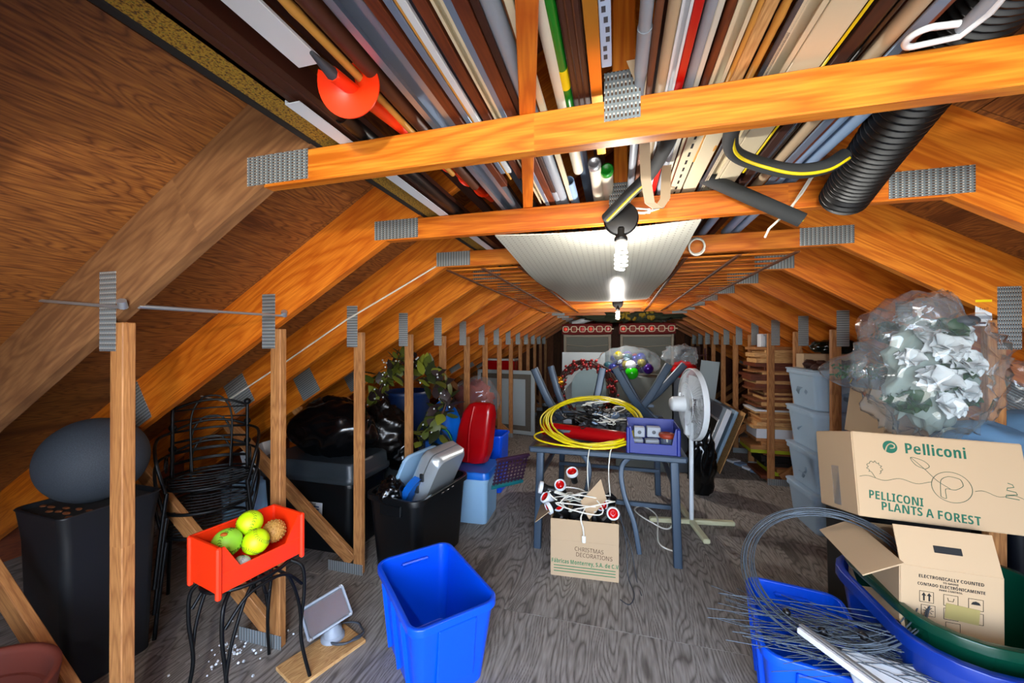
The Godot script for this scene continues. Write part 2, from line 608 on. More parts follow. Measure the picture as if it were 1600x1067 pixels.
# ------------------------------------------------------------------ lamps on the collar ties
func lamp(z: float, label: String, power := 0.15) -> void:
	var t := thing("ceiling_lamp", label, "lamp", V(0.017, 1.925, z))
	var black := mt("bakelite", Color(0.05, 0.05, 0.055), 0.35)
	part(t, "base", MB.new().lathe([[0.0, 0.043], [0.055, 0.043], [0.062, 0.038], [0.062, 0.03], [0.048, 0.022], [0.045, 0.0], [0.0, 0.0]], 28, Vector3(0, 0.0, 0.0), Basis(Vector3.RIGHT, PI * 0.5) * Basis()), black)
	part(t, "stem", MB.new().tube([Vector3(0, 0.0, 0.025), Vector3(0, -0.05, 0.027)], 0.0035, 8), mats.zinc)
	part(t, "socket", MB.new().lathe([[0.0, -0.03], [0.018, -0.03], [0.02, -0.036], [0.02, -0.062], [0.024, -0.066], [0.024, -0.076], [0.0, -0.076]], 20, Vector3(0, 0, 0.027)), black)
	var glow := mt("cfl_glow", Color(0.95, 0.95, 0.95), 0.3)
	glow.emission_enabled = true
	glow.emission = Color(1.0, 0.97, 0.92)
	glow.emission_energy_multiplier = 0.9
	var b := part(t, "bulb", MB.new().lathe([[0.0, -0.072], [0.019, -0.076], [0.024, -0.09], [0.02, -0.105], [0.0, -0.109]], 20, Vector3(0, 0, 0.027)), mt("cfl_ballast", Color(0.92, 0.92, 0.90), 0.35))
	var pts := []
	for i in 97:
		var f := i / 96.0
		var a := f * TAU * 4.0
		var r := 0.0205 if f < 0.93 else 0.0205 * (1.0 - (f - 0.93) * 9.0)
		pts.append(Vector3(cos(a) * r, -0.122 - f * 0.062, 0.027 + sin(a) * r))
	part(b, "glass_spiral", MB.new().tube([Vector3(0.012, -0.1, 0.027), Vector3(0.018, -0.115, 0.027)] + pts, 0.0047, 8).tube([Vector3(-0.012, -0.1, 0.027), Vector3(-0.014, -0.124, 0.027)], 0.006, 8), glow)
	var l := OmniLight3D.new()
	l.name = "lamp_light"
	l.light_color = Color(1.0, 0.975, 0.94)
	l.light_energy = power
	l.light_size = 0.03
	l.omni_range = 14.0
	l.omni_attenuation = 2.0
	l.shadow_enabled = true
	t.add_child(l)
	l.position = Vector3(0, -0.15, 0.027)



# ------------------------------------------------------------------ long things lying on the collar ties
func goods_materials() -> void:
	tex.osb = cloudy(256, 0.09, [Color(0.20, 0.13, 0.03), Color(0.50, 0.36, 0.07), Color(0.66, 0.52, 0.14), Color(0.33, 0.30, 0.08)], 3)
	mt("osb", Color.WHITE, 0.8, 0.0, tex.osb, Vector3(5, 5, 1))
	mt("tar", Color(0.06, 0.05, 0.045), 0.85)
	mt("white_metal", Color(0.80, 0.83, 0.87), 0.4)
	mt("white_paint", Color(0.82, 0.84, 0.86), 0.45)
	mt("brown_metal", Color(0.24, 0.125, 0.085), 0.4)
	mt("brown_plastic", Color(0.30, 0.16, 0.10), 0.45)
	mt("bamboo", Color(0.78, 0.56, 0.25), 0.45)
	mt("alu", Color(0.62, 0.66, 0.72), 0.35, 0.7)
	mt("bluegrey", Color(0.46, 0.53, 0.62), 0.45, 0.3)
	mt("cream", Color(0.82, 0.77, 0.65), 0.45)
	mt("dark_wood", Color(0.36, 0.24, 0.17), 0.7, 0.0, tex.post, Vector3(0.6, 4, 1))
	mt("grey_plastic", Color(0.55, 0.58, 0.62), 0.45)
	mt("paleblue", Color(0.52, 0.63, 0.76), 0.45)
	mt("offwhite", Color(0.83, 0.80, 0.72), 0.55)
	mt("green", Color(0.04, 0.47, 0.10), 0.35)
	mt("brass", Color(0.86, 0.60, 0.22), 0.3, 0.75)
	mt("printed", Color(0.68, 0.75, 0.86), 0.25)
	mt("rust", Color(0.42, 0.25, 0.16), 0.7, 0.2)
	mt("beige", Color(0.70, 0.61, 0.49), 0.6)
	mt("red_paint", Color(0.72, 0.03, 0.03), 0.35)
	mt("darkgrey", Color(0.22, 0.24, 0.27), 0.5)
	mt("yellow", Color(0.90, 0.80, 0.06), 0.45)
	mt("black_plastic", Color(0.035, 0.036, 0.04), 0.4)
	mt("black_rubber", Color(0.03, 0.03, 0.032), 0.6)
	mt("foam_grey", Color(0.16, 0.17, 0.175), 0.85)
	mt("orange", Color(0.95, 0.20, 0.03), 0.4)
	mt("white_cord", Color(0.86, 0.85, 0.80), 0.5)
	mt("ink", Color(0.05, 0.05, 0.06), 0.8)
	mt("iron", Color(0.04, 0.05, 0.06), 0.45, 0.5)
	var im := Image.create(32, 32, false, Image.FORMAT_RGB8)
	im.fill(Color(0.79, 0.785, 0.735))
	for y in range(12, 20):
		for x in range(12, 20):
			if Vector2(x - 15.5, y - 15.5).length() < 4.0:
				im.set_pixel(x, y, Color(0.47, 0.43, 0.37))
	tex.peg = ImageTexture.create_from_image(im)
	mt("peg", Color.WHITE, 0.35, 0.0, tex.peg, Vector3(40, 40, 1))

func overhead() -> void:
	var rows := [
		["board", "particle_board_strip", "speckled yellow particle board strip with dark tarred edge", "board", "osb", -0.760, 0.077, -0.60, 3.00, 0.014],
		["angle", "corner_bead", "short white metal angle bead left of brown downspout", "trim", "white_metal", -0.704, 0.040, 0.70, 2.50, 0.03],
		["rect", "downspout", "dark brown aluminium downspout along the left edge", "downspout", "brown_metal", -0.693, 0.082, -0.60, 2.30, 0.05],
		["board", "trim_board", "wide white trim strip pointing at the orange auger", "trim", "white_paint", -0.587, 0.060, -0.60, 0.63, 0.008],
		["bamboo", "bamboo_pole", "yellow bamboo pole behind the orange auger", "pole", "bamboo", -0.524, 0.017, -0.60, 1.20, 0],
		["pipe", "plastic_pipe", "brown plastic pipe left of the wide grey channel", "pipe", "brown_plastic", -0.493, 0.035, -0.60, 1.30, 0],
		["channel", "metal_channel", "wide grey aluminium channel with warm reflections", "channel", "alu", -0.425, 0.062, -0.60, 1.75, 0.03],
		["board", "wood_strip", "brown wood strip right of the wide grey channel", "board", "brown_wood", -0.383, 0.024, -0.60, 1.30, 0.02],
		["board", "metal_strip", "blue-grey metal strip beside the split bamboo", "strip", "bluegrey", -0.357, 0.015, -0.60, 1.20, 0.004],
		["bamboo", "bamboo_pole", "thin split bamboo cane beside a white strip", "pole", "bamboo", -0.345, 0.008, -0.60, 1.25, 0],
		["board", "trim_board", "bright white narrow trim left of a brown board", "trim", "white_paint", -0.336, 0.015, -0.60, 1.20, 0.01],
		["board", "wood_strip", "brown board between white trim and cream channel", "board", "brown_wood", -0.308, 0.022, -0.60, 1.25, 0.02],
		["channel", "vinyl_channel", "cream vinyl channel right of brown board", "channel", "cream", -0.280, 0.018, -0.60, 1.50, 0.016],
		["board", "metal_strip", "blue-grey strip right of the cream channel", "strip", "bluegrey", -0.264, 0.014, -0.60, 1.50, 0.006],
		["board", "wood_strip", "reddish brown moulding left of the light grey pipe", "board", "brown_wood", -0.245, 0.026, -0.60, 1.90, 0.018],
		["board", "wood_strip", "dark brown lath left of the light grey pipe", "board", "dark_wood", -0.222, 0.014, -0.60, 1.40, 0.012],
		["pipe", "plastic_pipe", "light grey pipe left of the upright hanger board", "pipe", "grey_plastic", -0.202, 0.035, -0.60, 2.40, 0],
		["board", "trim_board", "cream strip touching the upright hanger board", "trim", "cream", -0.168, 0.015, -0.60, 1.50, 0.012],
		["pipe", "cardboard_tube", "thick off-white tube with rounded end beside green tube", "tube", "offwhite", -0.120, 0.032, -0.60, 1.27, 0],
		["pipe", "green_tube", "bright green plastic tube with a yellow label", "tube", "green", -0.106, 0.022, -0.60, 1.00, 0],
		["rect", "downspout", "brown square downspout right of the green tube", "downspout", "brown_metal", -0.075, 0.034, -0.60, 0.97, 0.03],
		["angle", "brass_strip", "shiny brass edge strip near the centre plate", "strip", "brass", -0.041, 0.024, -0.60, 1.15, 0.02],
		["board", "printed_strip", "clear printed plastic strip ending above the centre plate", "strip", "printed", -0.018, 0.020, -0.60, 0.79, 0.006],
		["coupler", "plastic_pipe", "grey drain pipe with coupler, right of the king post", "pipe", "grey_plastic", 0.050, 0.023, -0.60, 1.50, 0],
		["pipe", "steel_pipe", "thin rusty steel pipe beside a beige tube", "pipe", "rust", 0.070, 0.014, -0.60, 1.50, 0],
		["pipe", "cardboard_tube", "long beige cardboard tube beside the rusty pipe", "tube", "beige", 0.095, 0.023, -0.60, 1.60, 0],
		["channel", "trim_board", "white grooved trim left of a red strip", "trim", "white_paint", 0.113, 0.016, -0.60, 1.60, 0.012],
		["board", "red_strip", "red lacquered strip among pale trims", "strip", "red_paint", 0.131, 0.016, -0.60, 1.70, 0.01],
		["pipe", "plastic_pipe", "grey pipe between red strip and perforated angle", "pipe", "grey_plastic", 0.154, 0.021, -0.60, 1.70, 0],
		["board", "perforated_strip", "white perforated strip beside a brown pole", "strip", "peg", 0.166, 0.011, -0.60, 1.40, 0.004],
		["pipe", "wooden_pole", "brown wooden pole beside cream moulding", "pole", "brown_wood", 0.185, 0.017, -0.60, 1.50, 0],
		["channel", "trim_board", "cream moulding with bare pine face", "trim", "cream", 0.206, 0.027, -0.60, 1.25, 0.018],
		["bamboo", "bamboo_pole", "thin bamboo cane right of cream moulding", "pole", "bamboo", 0.229, 0.010, -0.60, 1.30, 0],
		["board", "wood_strip", "orange pine batten with broken end", "board", "pale_wood", 0.245, 0.023, -0.60, 1.10, 0.02],
		["bamboo", "bamboo_pole", "bamboo cane right of the orange pine batten", "pole", "bamboo", 0.271, 0.015, -0.60, 1.40, 0],
		["board", "metal_strip", "dark grey strip left of two cream siding lengths", "strip", "darkgrey", 0.293, 0.018, -0.60, 1.60, 0.006],
		["channel", "vinyl_siding", "narrow cream vinyl channel of the two cream siding lengths", "siding", "cream", 0.313, 0.038, -0.60, 1.70, 0.02],
		["board", "vinyl_siding", "wide cream vinyl siding length with a small hole", "siding", "cream", 0.365, 0.058, -0.60, 1.50, 0.01],
		["board", "yellow_strip", "thin yellow strip right of the wide cream siding", "strip", "yellow", 0.400, 0.006, -0.60, 1.40, 0.004],
		["board", "wood_strip", "rough dark brown plank right of cream siding", "board", "dark_wood", 0.424, 0.025, -0.60, 1.60, 0.025],
		["pipe", "black_rod", "black rod beside a tan tube", "rod", "black_plastic", 0.437, 0.008, -0.60, 1.50, 0],
		["pipe", "black_rod", "black rod next to the rough dark plank", "rod", "black_plastic", 0.449, 0.009, -0.60, 1.45, 0],
		["pipe", "cardboard_tube", "tan tube left of the white hook pole", "tube", "beige", 0.487, 0.030, -0.60, 1.60, 0],
		["board", "metal_strip", "blue-grey strip right of the tan tube", "strip", "bluegrey", 0.514, 0.025, -0.60, 1.70, 0.006],
		["board", "wood_strip", "thin brown lath left of white hook pole", "board", "brown_wood", 0.526, 0.010, -0.60, 1.50, 0.01],
		["pipe", "plastic_pipe", "small grey pipe with dark open end between the collar ties", "pipe", "grey_plastic", -0.221, 0.036, 1.4, 3.20, 0],
		["pipe", "plastic_pipe", "short pale blue pipe with open end between the collar ties", "pipe", "paleblue", -0.159, 0.034, 1.35, 3.00, 0],
		["capped", "cardboard_tube", "poster tube with silver cap between the collar ties", "tube", "offwhite", -0.067, 0.039, 1.25, 2.90, 0],
		["capped", "cardboard_tube", "poster tube with green cap between the collar ties", "tube", "offwhite", -0.030, 0.041, 1.31, 2.90, 0],
		["board", "trim_board", "white trim end right of the hanger board", "trim", "white_paint", -0.253, 0.039, 1.4, 2.80, 0.01],
		["slot", "slotted_siding", "cream slotted vinyl strip angled between the collar ties", "siding", "cream", 0.201, 0.050, 0.97, 2.40, 0.012],
		["board", "vinyl_siding", "plain cream vinyl strip beside the slotted one", "siding", "cream", 0.254, 0.044, 0.97, 2.40, 0.01],
		["pipe", "plastic_pipe", "pale blue pipe end left of the grey foam sleeve", "pipe", "paleblue", 0.433, 0.036, 1.00, 2.35, 0],
		["pipe", "plastic_pipe", "pale blue pipe in the middle of three on the right", "pipe", "paleblue", 0.544, 0.039, 1.00, 2.20, 0],
		["pipe", "plastic_pipe", "pale blue pipe nearest the black corrugated pipe", "pipe", "paleblue", 0.590, 0.034, 1.00, 2.30, 0],
		["pipe", "plastic_pipe", "thin white rod with rounded end beside yellow-striped hose", "rod", "white_paint", 0.423, 0.014, 0.95, 1.30, 0],
		["pipe", "plastic_pipe", "grey tube end sticking out near the third collar tie, far left", "pipe", "grey_plastic", -0.794, 0.023, 1.40, 3.00, 0],
	]
	for r in rows:
		var kind: String = r[0]
		var m: Material = mats[r[4]]
		var x: float = r[5]
		var w: float = r[6]
		var z0: float = r[7]
		var z1: float = r[8]
		var th: float = r[9]
		var L := z1 - z0
		var rad := w * 0.5
		var t := thing(r[1], r[2], r[3], V(x, 2.0265 if r[1] != "corner_bead" else 2.0135, z0), 0.0, "long lengths stored on the collar ties")
		var mb := MB.new()
		mb.uo = Vector2(rng.randf() * 3.0, rng.randf())
		match kind:
			"board":
				part(t, "body", mb.box(Vector3(0, th * 0.5, -L * 0.5), Vector3(w, th, L), 0.0015), m)
				if r[4] == "osb":
					part(t, "tarred_edge", MB.new().box(Vector3(-w * 0.5 - 0.012, th * 0.5, -L * 0.5), Vector3(0.024, th + 0.004, L), 0.003), mats.tar)
				if r[4] == "printed":
					for i in 14:
						part(t, "print_mark", MB.new().box(Vector3(rng.randf_range(-0.004, 0.004), -0.0003, -L + 0.03 + i * 0.022), Vector3(0.007, 0.0006, 0.012)), mats.darkgrey)
			"angle":
				part(t, "flange", mb.box(Vector3(0, 0.001, -L * 0.5), Vector3(w, 0.002, L)), m)
				part(t, "flange", MB.new().box(Vector3(-w * 0.5 + 0.001, (th * 0.5 if r[1] != "corner_bead" else 0.004) + 0.002, -L * 0.5), Vector3(0.002, th if r[1] != "corner_bead" else 0.008, L)), m)
			"rect":
				part(t, "body", mb.box(Vector3(0, 0.001, -L * 0.5), Vector3(w, 0.002, L)).box(Vector3(0, th, -L * 0.5), Vector3(w, 0.002, L)).box(Vector3(-w * 0.5, th * 0.5, -L * 0.5), Vector3(0.002, th, L)).box(Vector3(w * 0.5, th * 0.5, -L * 0.5), Vector3(0.002, th, L)), m)
				part(t, "rib", MB.new().box(Vector3(-w * 0.18, 0.0, -L * 0.5), Vector3(w * 0.12, 0.005, L), 0.002), m)
				part(t, "rib", MB.new().box(Vector3(w * 0.18, 0.0, -L * 0.5), Vector3(w * 0.12, 0.005, L), 0.002), m)
			"channel":
				part(t, "web", mb.box(Vector3(0, th, -L * 0.5), Vector3(w, 0.002, L)), m)
				for s in [-1.0, 1.0]:
					part(t, "flange", MB.new().box(Vector3(s * w * 0.5, th * 0.5, -L * 0.5), Vector3(0.002, th, L)), m)
					part(t, "lip", MB.new().box(Vector3(s * w * 0.38, 0.001, -L * 0.5), Vector3(w * 0.24, 0.002, L)), m)
			"slot":
				part(t, "body", mb.box(Vector3(0, 0.002, -L * 0.5), Vector3(w, 0.003, L), 0.001), m)
				for i in 12:
					part(t, "slot", MB.new().box(Vector3(w * 0.12, 0.0003, -0.05 - i * 0.05), Vector3(0.006, 0.001, 0.026)), mats.ink)
			"pipe":
				part(t, "wall", mb.pipe(Vector3(0, rad, 0), Vector3(0, rad, -L), rad, rad * 0.18, 18), m)
				if r[4] == "green":
					part(t, "sticker", MB.new().pipe(Vector3(0, rad, -L + 0.16), Vector3(0, rad, -L + 0.22), rad + 0.0006, 0.0005, 18), mats.yellow, "yellow label sticker")
			"coupler":
				part(t, "wall", mb.pipe(Vector3(0, rad, 0), Vector3(0, rad, -L), rad, rad * 0.15, 18), m)
				part(t, "coupler", MB.new().pipe(Vector3(0, rad, -L + 0.66), Vector3(0, rad, -L + 0.78), rad * 1.15, rad * 0.14, 18), m)
			"capped":
				part(t, "wall", mb.pipe(Vector3(0, rad, 0), Vector3(0, rad, -L), rad, 0.002, 18), m)
				var green: bool = "green" in r[2]
				part(t, "end_cap", MB.new().lathe([[0.0, 0.004], [rad * 0.6, 0.004], [rad * 0.75, 0.01], [rad * 1.06, 0.01], [rad * 1.06, -0.012], [0.0, -0.012]], 20, Vector3(0, rad, 0), Basis(Vector3.RIGHT, PI * 0.5)), mats.green if green else mats.zinc)
			"bamboo":
				var pts := []
				var rd := []
				for i in int(L / 0.025) + 1:
					pts.append(Vector3(0, rad, -i * 0.025))
					rd.append(rad * (1.0 if i % 9 else 1.16))
				part(t, "cane", mb.tube(pts, rd, 10), m)
	# older boards lying over them, close under the ridge
	for i in 22:
		var x := -0.62 + i * 0.056 + rng.randf_range(-0.008, 0.008)
		if absf(x - 0.017) < 0.055 or absf(x + 0.2) < 0.05 or absf(x + 0.325) < 0.05:
			continue
		var m: Material = [mats.dark_wood, mats.brown_wood, mats.brown_metal, mats.dark_wood, mats.bluegrey][i % 5]
		var w := rng.randf_range(0.03, 0.048)
		var t := single("stored_board", "old board lying above the other overhead strips", "board", MB.new().box(Vector3(0, 0.009, -1.7), Vector3(w, 0.018, 3.4), 0.002), m, V(x, 2.125 + 0.02 * (i % 3), -0.7), 0.0, "boards of the upper layer")

	single("diagonal_batten", "thin orange batten lying slantwise across the two nearest collar ties", "batten", MB.new().beam(V(-0.075, 2.0192, 0.32), V(-0.345, 2.0192, 1.51), 0.038, 0.0125), mats.timber_1)
	# auger
	var au := thing("ice_auger", "orange ice auger with a round cutting blade, lying overhead at left", "auger", V(-0.535, 2.005, 0.675))
	au.rotation = Vector3(0.14, 0.03, 0)
	var shaft := part(au, "shaft", MB.new().tube([Vector3(0, 0, 0.05), Vector3(0, 0, -1.05)], 0.014, 12), mats.orange)
	part(au, "point", MB.new().tube([Vector3(0, 0, 0.05), Vector3(0.005, 0.004, 0.11)], [0.013, 0.004], 8), mats.darkgrey)
	var f := func(s: float, q: float) -> Vector3:
		var a := 2.6 + s * TAU * 0.86
		var r := 0.012 + q * 0.05
		return Vector3(cos(a) * r, sin(a) * r, 0.02 - s * 0.05)
	part(au, "blade", MB.new().slab(32, 4, f, Vector3(0, 0, -0.003)), mats.orange)
	var f2 := func(s: float, q: float) -> Vector3:
		var a := 3.3 + s * TAU * 2.5
		var r := 0.012 + q * 0.012
		return Vector3(cos(a) * r, sin(a) * r, -0.5 - s * 0.45)
	part(au, "flighting", MB.new().slab(70, 3, f2, Vector3(0, 0, -0.002)), mats.orange)
	single("black_tube", "short black tube ending behind the orange auger blade", "tube", MB.new().pipe(V(0, 0, 0), V(0, 0, 0.75), 0.02, 0.003), mats.black_plastic, V(-0.655, 2.036, 0.80))

	# corrugated drain pipe
	var cp := thing("drain_pipe", "thick black corrugated drain pipe lying over the collar ties at right", "pipe")
	var run := bez([V(0.60, 2.105, 0.30), V(0.64, 2.10, 0.65), V(0.66, 2.085, 0.93), V(0.675, 2.0, 1.22), V(0.685, 1.925, 1.42)], 0.006)
	var pts := []
	var rd := []
	for i in run.size():
		pts.append(run[i])
		rd.append(0.066 if i % 4 < 2 else 0.058)
	part(cp, "corrugated_wall", MB.new().tube(pts, rd, 26, false, false), mats.black_plastic)
	part(cp, "inner_wall", MB.new().tube(pts, 0.055, 24, false, false), mats.black_rubber)
	var c2 := thing("drain_pipe", "second black corrugated pipe behind the white hook pole", "pipe")
	pts = []
	rd = []
	for i in 121:
		pts.append(V(0.70, 2.13, -0.4).lerp(V(0.77, 2.10, 0.85), i / 120.0))
		rd.append(0.05 if i % 4 < 2 else 0.043)
	part(c2, "corrugated_wall", MB.new().tube(pts, rd, 20), mats.black_plastic)

	# white hook pole
	var hp := thing("hook_pole", "grey pole with a white wire hook at its end, red tape marks", "pole")
	part(hp, "pole", MB.new().tube([V(0.52, 2.0135, 0.20), V(0.575, 2.0135, 0.835)], 0.0115, 12), mats.grey_plastic)
	var hk := []
	for i in 25:
		var an := PI * 0.5 + PI * i / 24.0
		hk.append(V(0.515 + cos(an) * 0.022, 2.005, 0.828 + sin(an) * 0.022))
	part(hp, "hook", MB.new().tube([V(0.562, 2.008, 0.70), V(0.578, 2.002, 0.79), V(0.572, 2.002, 0.838)] + hk + [V(0.55, 2.003, 0.806)], 0.0055, 8), mats.white_paint)
	for i in 3:
		part(hp, "tape_mark", MB.new().pipe(V(0.5675 - 0.0024 * i, 2.0135, 0.75 - i * 0.028), V(0.566 - 0.0024 * i, 2.0135, 0.735 - i * 0.028), 0.012, 0.0005, 12), mats.red_paint)

	# foam sleeve hanging over the second tie
	var fs := thing("foam_sleeve", "dark grey foam pipe sleeve slanting across the second collar tie", "foam sleeve")
	part(fs, "wall", MB.new().pipe(V(0.28, 2.056, 1.452), V(0.575, 1.866, 1.425), 0.0225, 0.011, 20), mats.foam_grey)
	part(fs, "core_wire", MB.new().tube([V(0.5, 1.915, 1.43), V(0.578, 1.864, 1.425)], 0.003, 6), mats.yellow)
	# yellow striped hose
	for hq in [["grey foam hose with a bright yellow stripe bent round the lamp base", [V(-0.035, 1.93, 1.44), V(-0.005, 1.945, 1.40), V(0.05, 1.975, 1.33), V(0.10, 1.995, 1.25), V(0.13, 2.003, 1.10), V(0.14, 2.003, 0.94)]], ["grey foam hose with a bright yellow stripe running to the black corrugated pipe", [V(0.27, 2.002, 0.96), V(0.285, 2.003, 1.10), V(0.32, 1.99, 1.175), V(0.40, 1.955, 1.19), V(0.47, 1.938, 1.20), V(0.54, 1.945, 1.21), V(0.59, 1.975, 1.22)]]]:
		var hs := thing("foam_hose", hq[0], "hose")
		var bp := bez(hq[1])
		part(hs, "wall", MB.new().tube(bp, 0.019, 16), mats.foam_grey)
		var sp := []
		for q in bp:
			sp.append(q + V(0.004, -0.013, -0.0135))
		part(hs, "stripe", MB.new().tube(sp, 0.0045, 6), mats.yellow)

	# beige strap loop and white cables
	var st := thing("webbing_strap", "beige flat strap hanging in a loop behind the nearest collar tie", "strap")
	var fst := func(s: float, q: float) -> Vector3:
		var path := [Vector3(0.035, 2.06, 0.83), Vector3(0.055, 2.035, 0.87), Vector3(0.07, 2.03, 0.95), Vector3(0.075, 2.02, 1.1), Vector3(0.083, 1.95, 1.17), Vector3(0.095, 1.885, 1.19), Vector3(0.12, 1.868, 1.20), Vector3(0.14, 1.90, 1.21), Vector3(0.15, 2.02, 1.26)]
		var u := s * (path.size() - 1)
		var i := mini(int(u), path.size() - 2)
		var p: Vector3 = path[i].lerp(path[i + 1], smoothstep(0, 1, u - i) * 0.5 + (u - i) * 0.5)
		return V(p.x + (q - 0.5) * 0.028, p.y, p.z)
	part(st, "band", MB.new().slab(48, 2, fst, Vector3(0, 0, 0.0015)), mats.beige)
	var cb := thing("lamp_cable", "white electric cable stapled beside the lamp base", "cable")
	part(cb, "cable", MB.new().tube([V(0.06, 1.955, 1.482), V(0.1, 1.95, 1.478), V(0.15, 1.962, 1.478), V(0.18, 1.985, 1.47), V(0.165, 2.03, 1.44), V(0.172, 2.1, 1.42)], 0.0045, 6).tube([V(0.06, 1.97, 1.478), V(0.09, 1.965, 1.478), V(0.12, 1.96, 1.478)], 0.004, 6), mats.white_cord)
	part(cb, "staple", MB.new().box(V(0.115, 1.955, 1.477), Vector3(0.012, 0.018, 0.008), 0.002), mats.white_paint)
	single("loose_cable", "cream cable hanging from the black corrugated pipe end", "cable", MB.new().tube([V(0.62, 2.02, 1.455), V(0.585, 1.96, 1.455), V(0.54, 1.9, 1.46), V(0.50, 1.86, 1.48), V(0.485, 1.83, 1.47)], 0.004, 6).tube([V(0.615, 2.02, 1.455), V(0.575, 1.95, 1.46), V(0.545, 1.89, 1.465)], 0.0035, 6), mats.white_cord)
	var wc := []
	for i in 60:
		var an := TAU * i / 20.0
		wc.append(V(0.385 + cos(an) * 0.036, 1.955 + sin(an) * 0.04 - 0.004 * (i / 20), 2.075 - 0.006 * (i / 20)))
	single("cable_coil", "small coil of white cable beside the pegboard corner", "cable", MB.new().tube(wc, 0.005, 6), mats.white_cord)

	# pegboard sheet hung below the ties
	var fp := func(s: float, q: float) -> Vector3:
		var z := 1.52 + s * 2.6
		var sag := -0.07 * sin(PI * s) * (0.7 + 0.3 * sin(s * 7.0)) - 0.014 * sin(PI * q)
		return V(-0.487 + q * 0.785, 1.919 + sag, z)
	var pb := thing("pegboard", "grey perforated pegboard sheet hung sagging below the collar ties", "pegboard")
	var pm := MB.new().slab(40, 8, fp, Vector3(0, 0.005, 0))
	for e in pm.uv.size():
		pm.uv[e] *= Vector2(2.6 * 40.0, 0.785 * 40.0)
	var pmat := mt("pegboard_face", Color.WHITE, 0.28, 0.0, tex.peg)
	part(pb, "sheet", pm, pmat)
	part(pb, "tape_scrap", MB.new().box(V(0.2, 1.903, 1.71), Vector3(0.022, 0.001, 0.03), 0.0, Basis(Vector3.UP, 0.6)), mats.zinc)
	# trellises of slats left and right of it
	for s in [-1.0, 1.0]:
		var tr := thing("slat_trellis", "wooden slat trellis below the collar ties, %s of the pegboard" % ("left" if s < 0 else "right"), "trellis", V(0, 0, 0), 0.0, "slat trellises")
		var x0 := -1.0 if s < 0 else 0.31
		var x1 := -0.50 if s < 0 else 0.86
		for i in 26:
			beam_part(tr, "cross_slat", V(x0, 1.914, 2.16 + i * 0.13), V(x1, 1.914, 2.16 + i * 0.13), 0.034, 0.008, mats["timber_%d" % (i % 4)])
		for i in 3:
			var xx: float = lerpf(x0 + 0.03, x1 - 0.03, i / 2.0)
			beam_part(tr, "long_slat", V(xx, 1.906, 2.1), V(xx + (0.0 if i else 0.03 * s), 1.906, 5.5), 0.022, 0.008, mats.lath_wood)
	# telescopic rods on the left posts
	for q in [[V(-2.35, 1.655, 0.862), V(-1.535, 1.588, 0.862), "left of the nearest post"], [V(-1.53, 1.594, 0.90), V(-1.53, 1.603, 1.478), "between the two nearest left posts"]]:
		var a2: Vector3 = q[0]
		var b2: Vector3 = q[1]
		var rt := thing("telescopic_rod", "thin chrome telescopic rod " + str(q[2]), "rod")
		var mid: Vector3 = a2.lerp(b2, 0.45)
		part(rt, "outer_tube", MB.new().tube([a2, mid], 0.0075, 10), mats.zinc)
		part(rt, "inner_tube", MB.new().tube([mid, b2], 0.0055, 10), mats.zinc)
		part(rt, "end_clamp", MB.new().tube([b2, b2 + Vector3(0.012, 0.02, 0.012)], 0.013, 10), mats.zinc)
	single("white_conduit", "thin white cord running down the third left rafter", "cord", MB.new().tube([V(-1.04, 1.93, 2.085), V(-1.35, 1.775, 2.085), V(-1.668, 1.62, 2.085), V(-2.2, 1.315, 2.085), V(-2.62, 1.085, 2.085), V(-2.66, 1.06, 2.08), V(-2.75, 1.08, 2.05), V(-2.98, 1.15, 1.95)], 0.005, 6), mats.white_cord)

func contents() -> void:
	lamp(tz(1), "lit spiral bulb in a black socket below the second collar tie")
	lamp(tz(6), "lit spiral bulb above the two upright patio chairs, deep in the attic", 0.6)
	lamp(tz(-2) - 0.1, "lit spiral bulb overhead behind the camera", 1.0)
	goods_materials()
	overhead()
	left_side()
	middle()
	right_side()

# ------------------------------------------------------------------ shared builders
func tub(w: float, d: float, h: float, tp: float, rad: float, wall := 0.004, lip := 0.012, liph := 0.02, floor_y := 0.004) -> MB:
	var W := w - lip * 2.0
	var D := d - lip * 2.0
	var r := []
	r.append(rr(W * tp, D * tp, rad * tp, 0.0))
	r.append(rr(W * tp + 0.006, D * tp + 0.006, rad * tp, 0.006))
	r.append(rr(W, D, rad, h - liph))
	r.append(rr(W, D, rad, h - liph))
	r.append(rr(w, d, rad + lip, h - liph))
	r.append(rr(w, d, rad + lip, h - liph))
	r.append(rr(w, d, rad + lip, h - 0.004))
	r.append(rr(w - 0.006, d - 0.006, rad + lip, h))
	r.append(rr(W - wall, D - wall, rad, h))
	r.append(rr(W - wall * 2, D - wall * 2, rad, h - 0.004))
	r.append(rr(W * tp - wall * 2 + 0.004, D * tp - wall * 2 + 0.004, rad * tp, floor_y + 0.004))
	r.append(rr(W * tp - wall * 2 - 0.01, D * tp - wall * 2 - 0.01, rad * tp, floor_y))
	return MB.new().loft(r, true, true, true)

func bez(ps: Array, step := 0.012, k := 0.17) -> Array:
	var cv := Curve3D.new()
	cv.bake_interval = step
	for i in ps.size():
		var tn: Vector3 = (ps[mini(i + 1, ps.size() - 1)] - ps[maxi(i - 1, 0)]) * k
		cv.add_point(ps[i], -tn, tn)
	return Array(cv.get_baked_points())

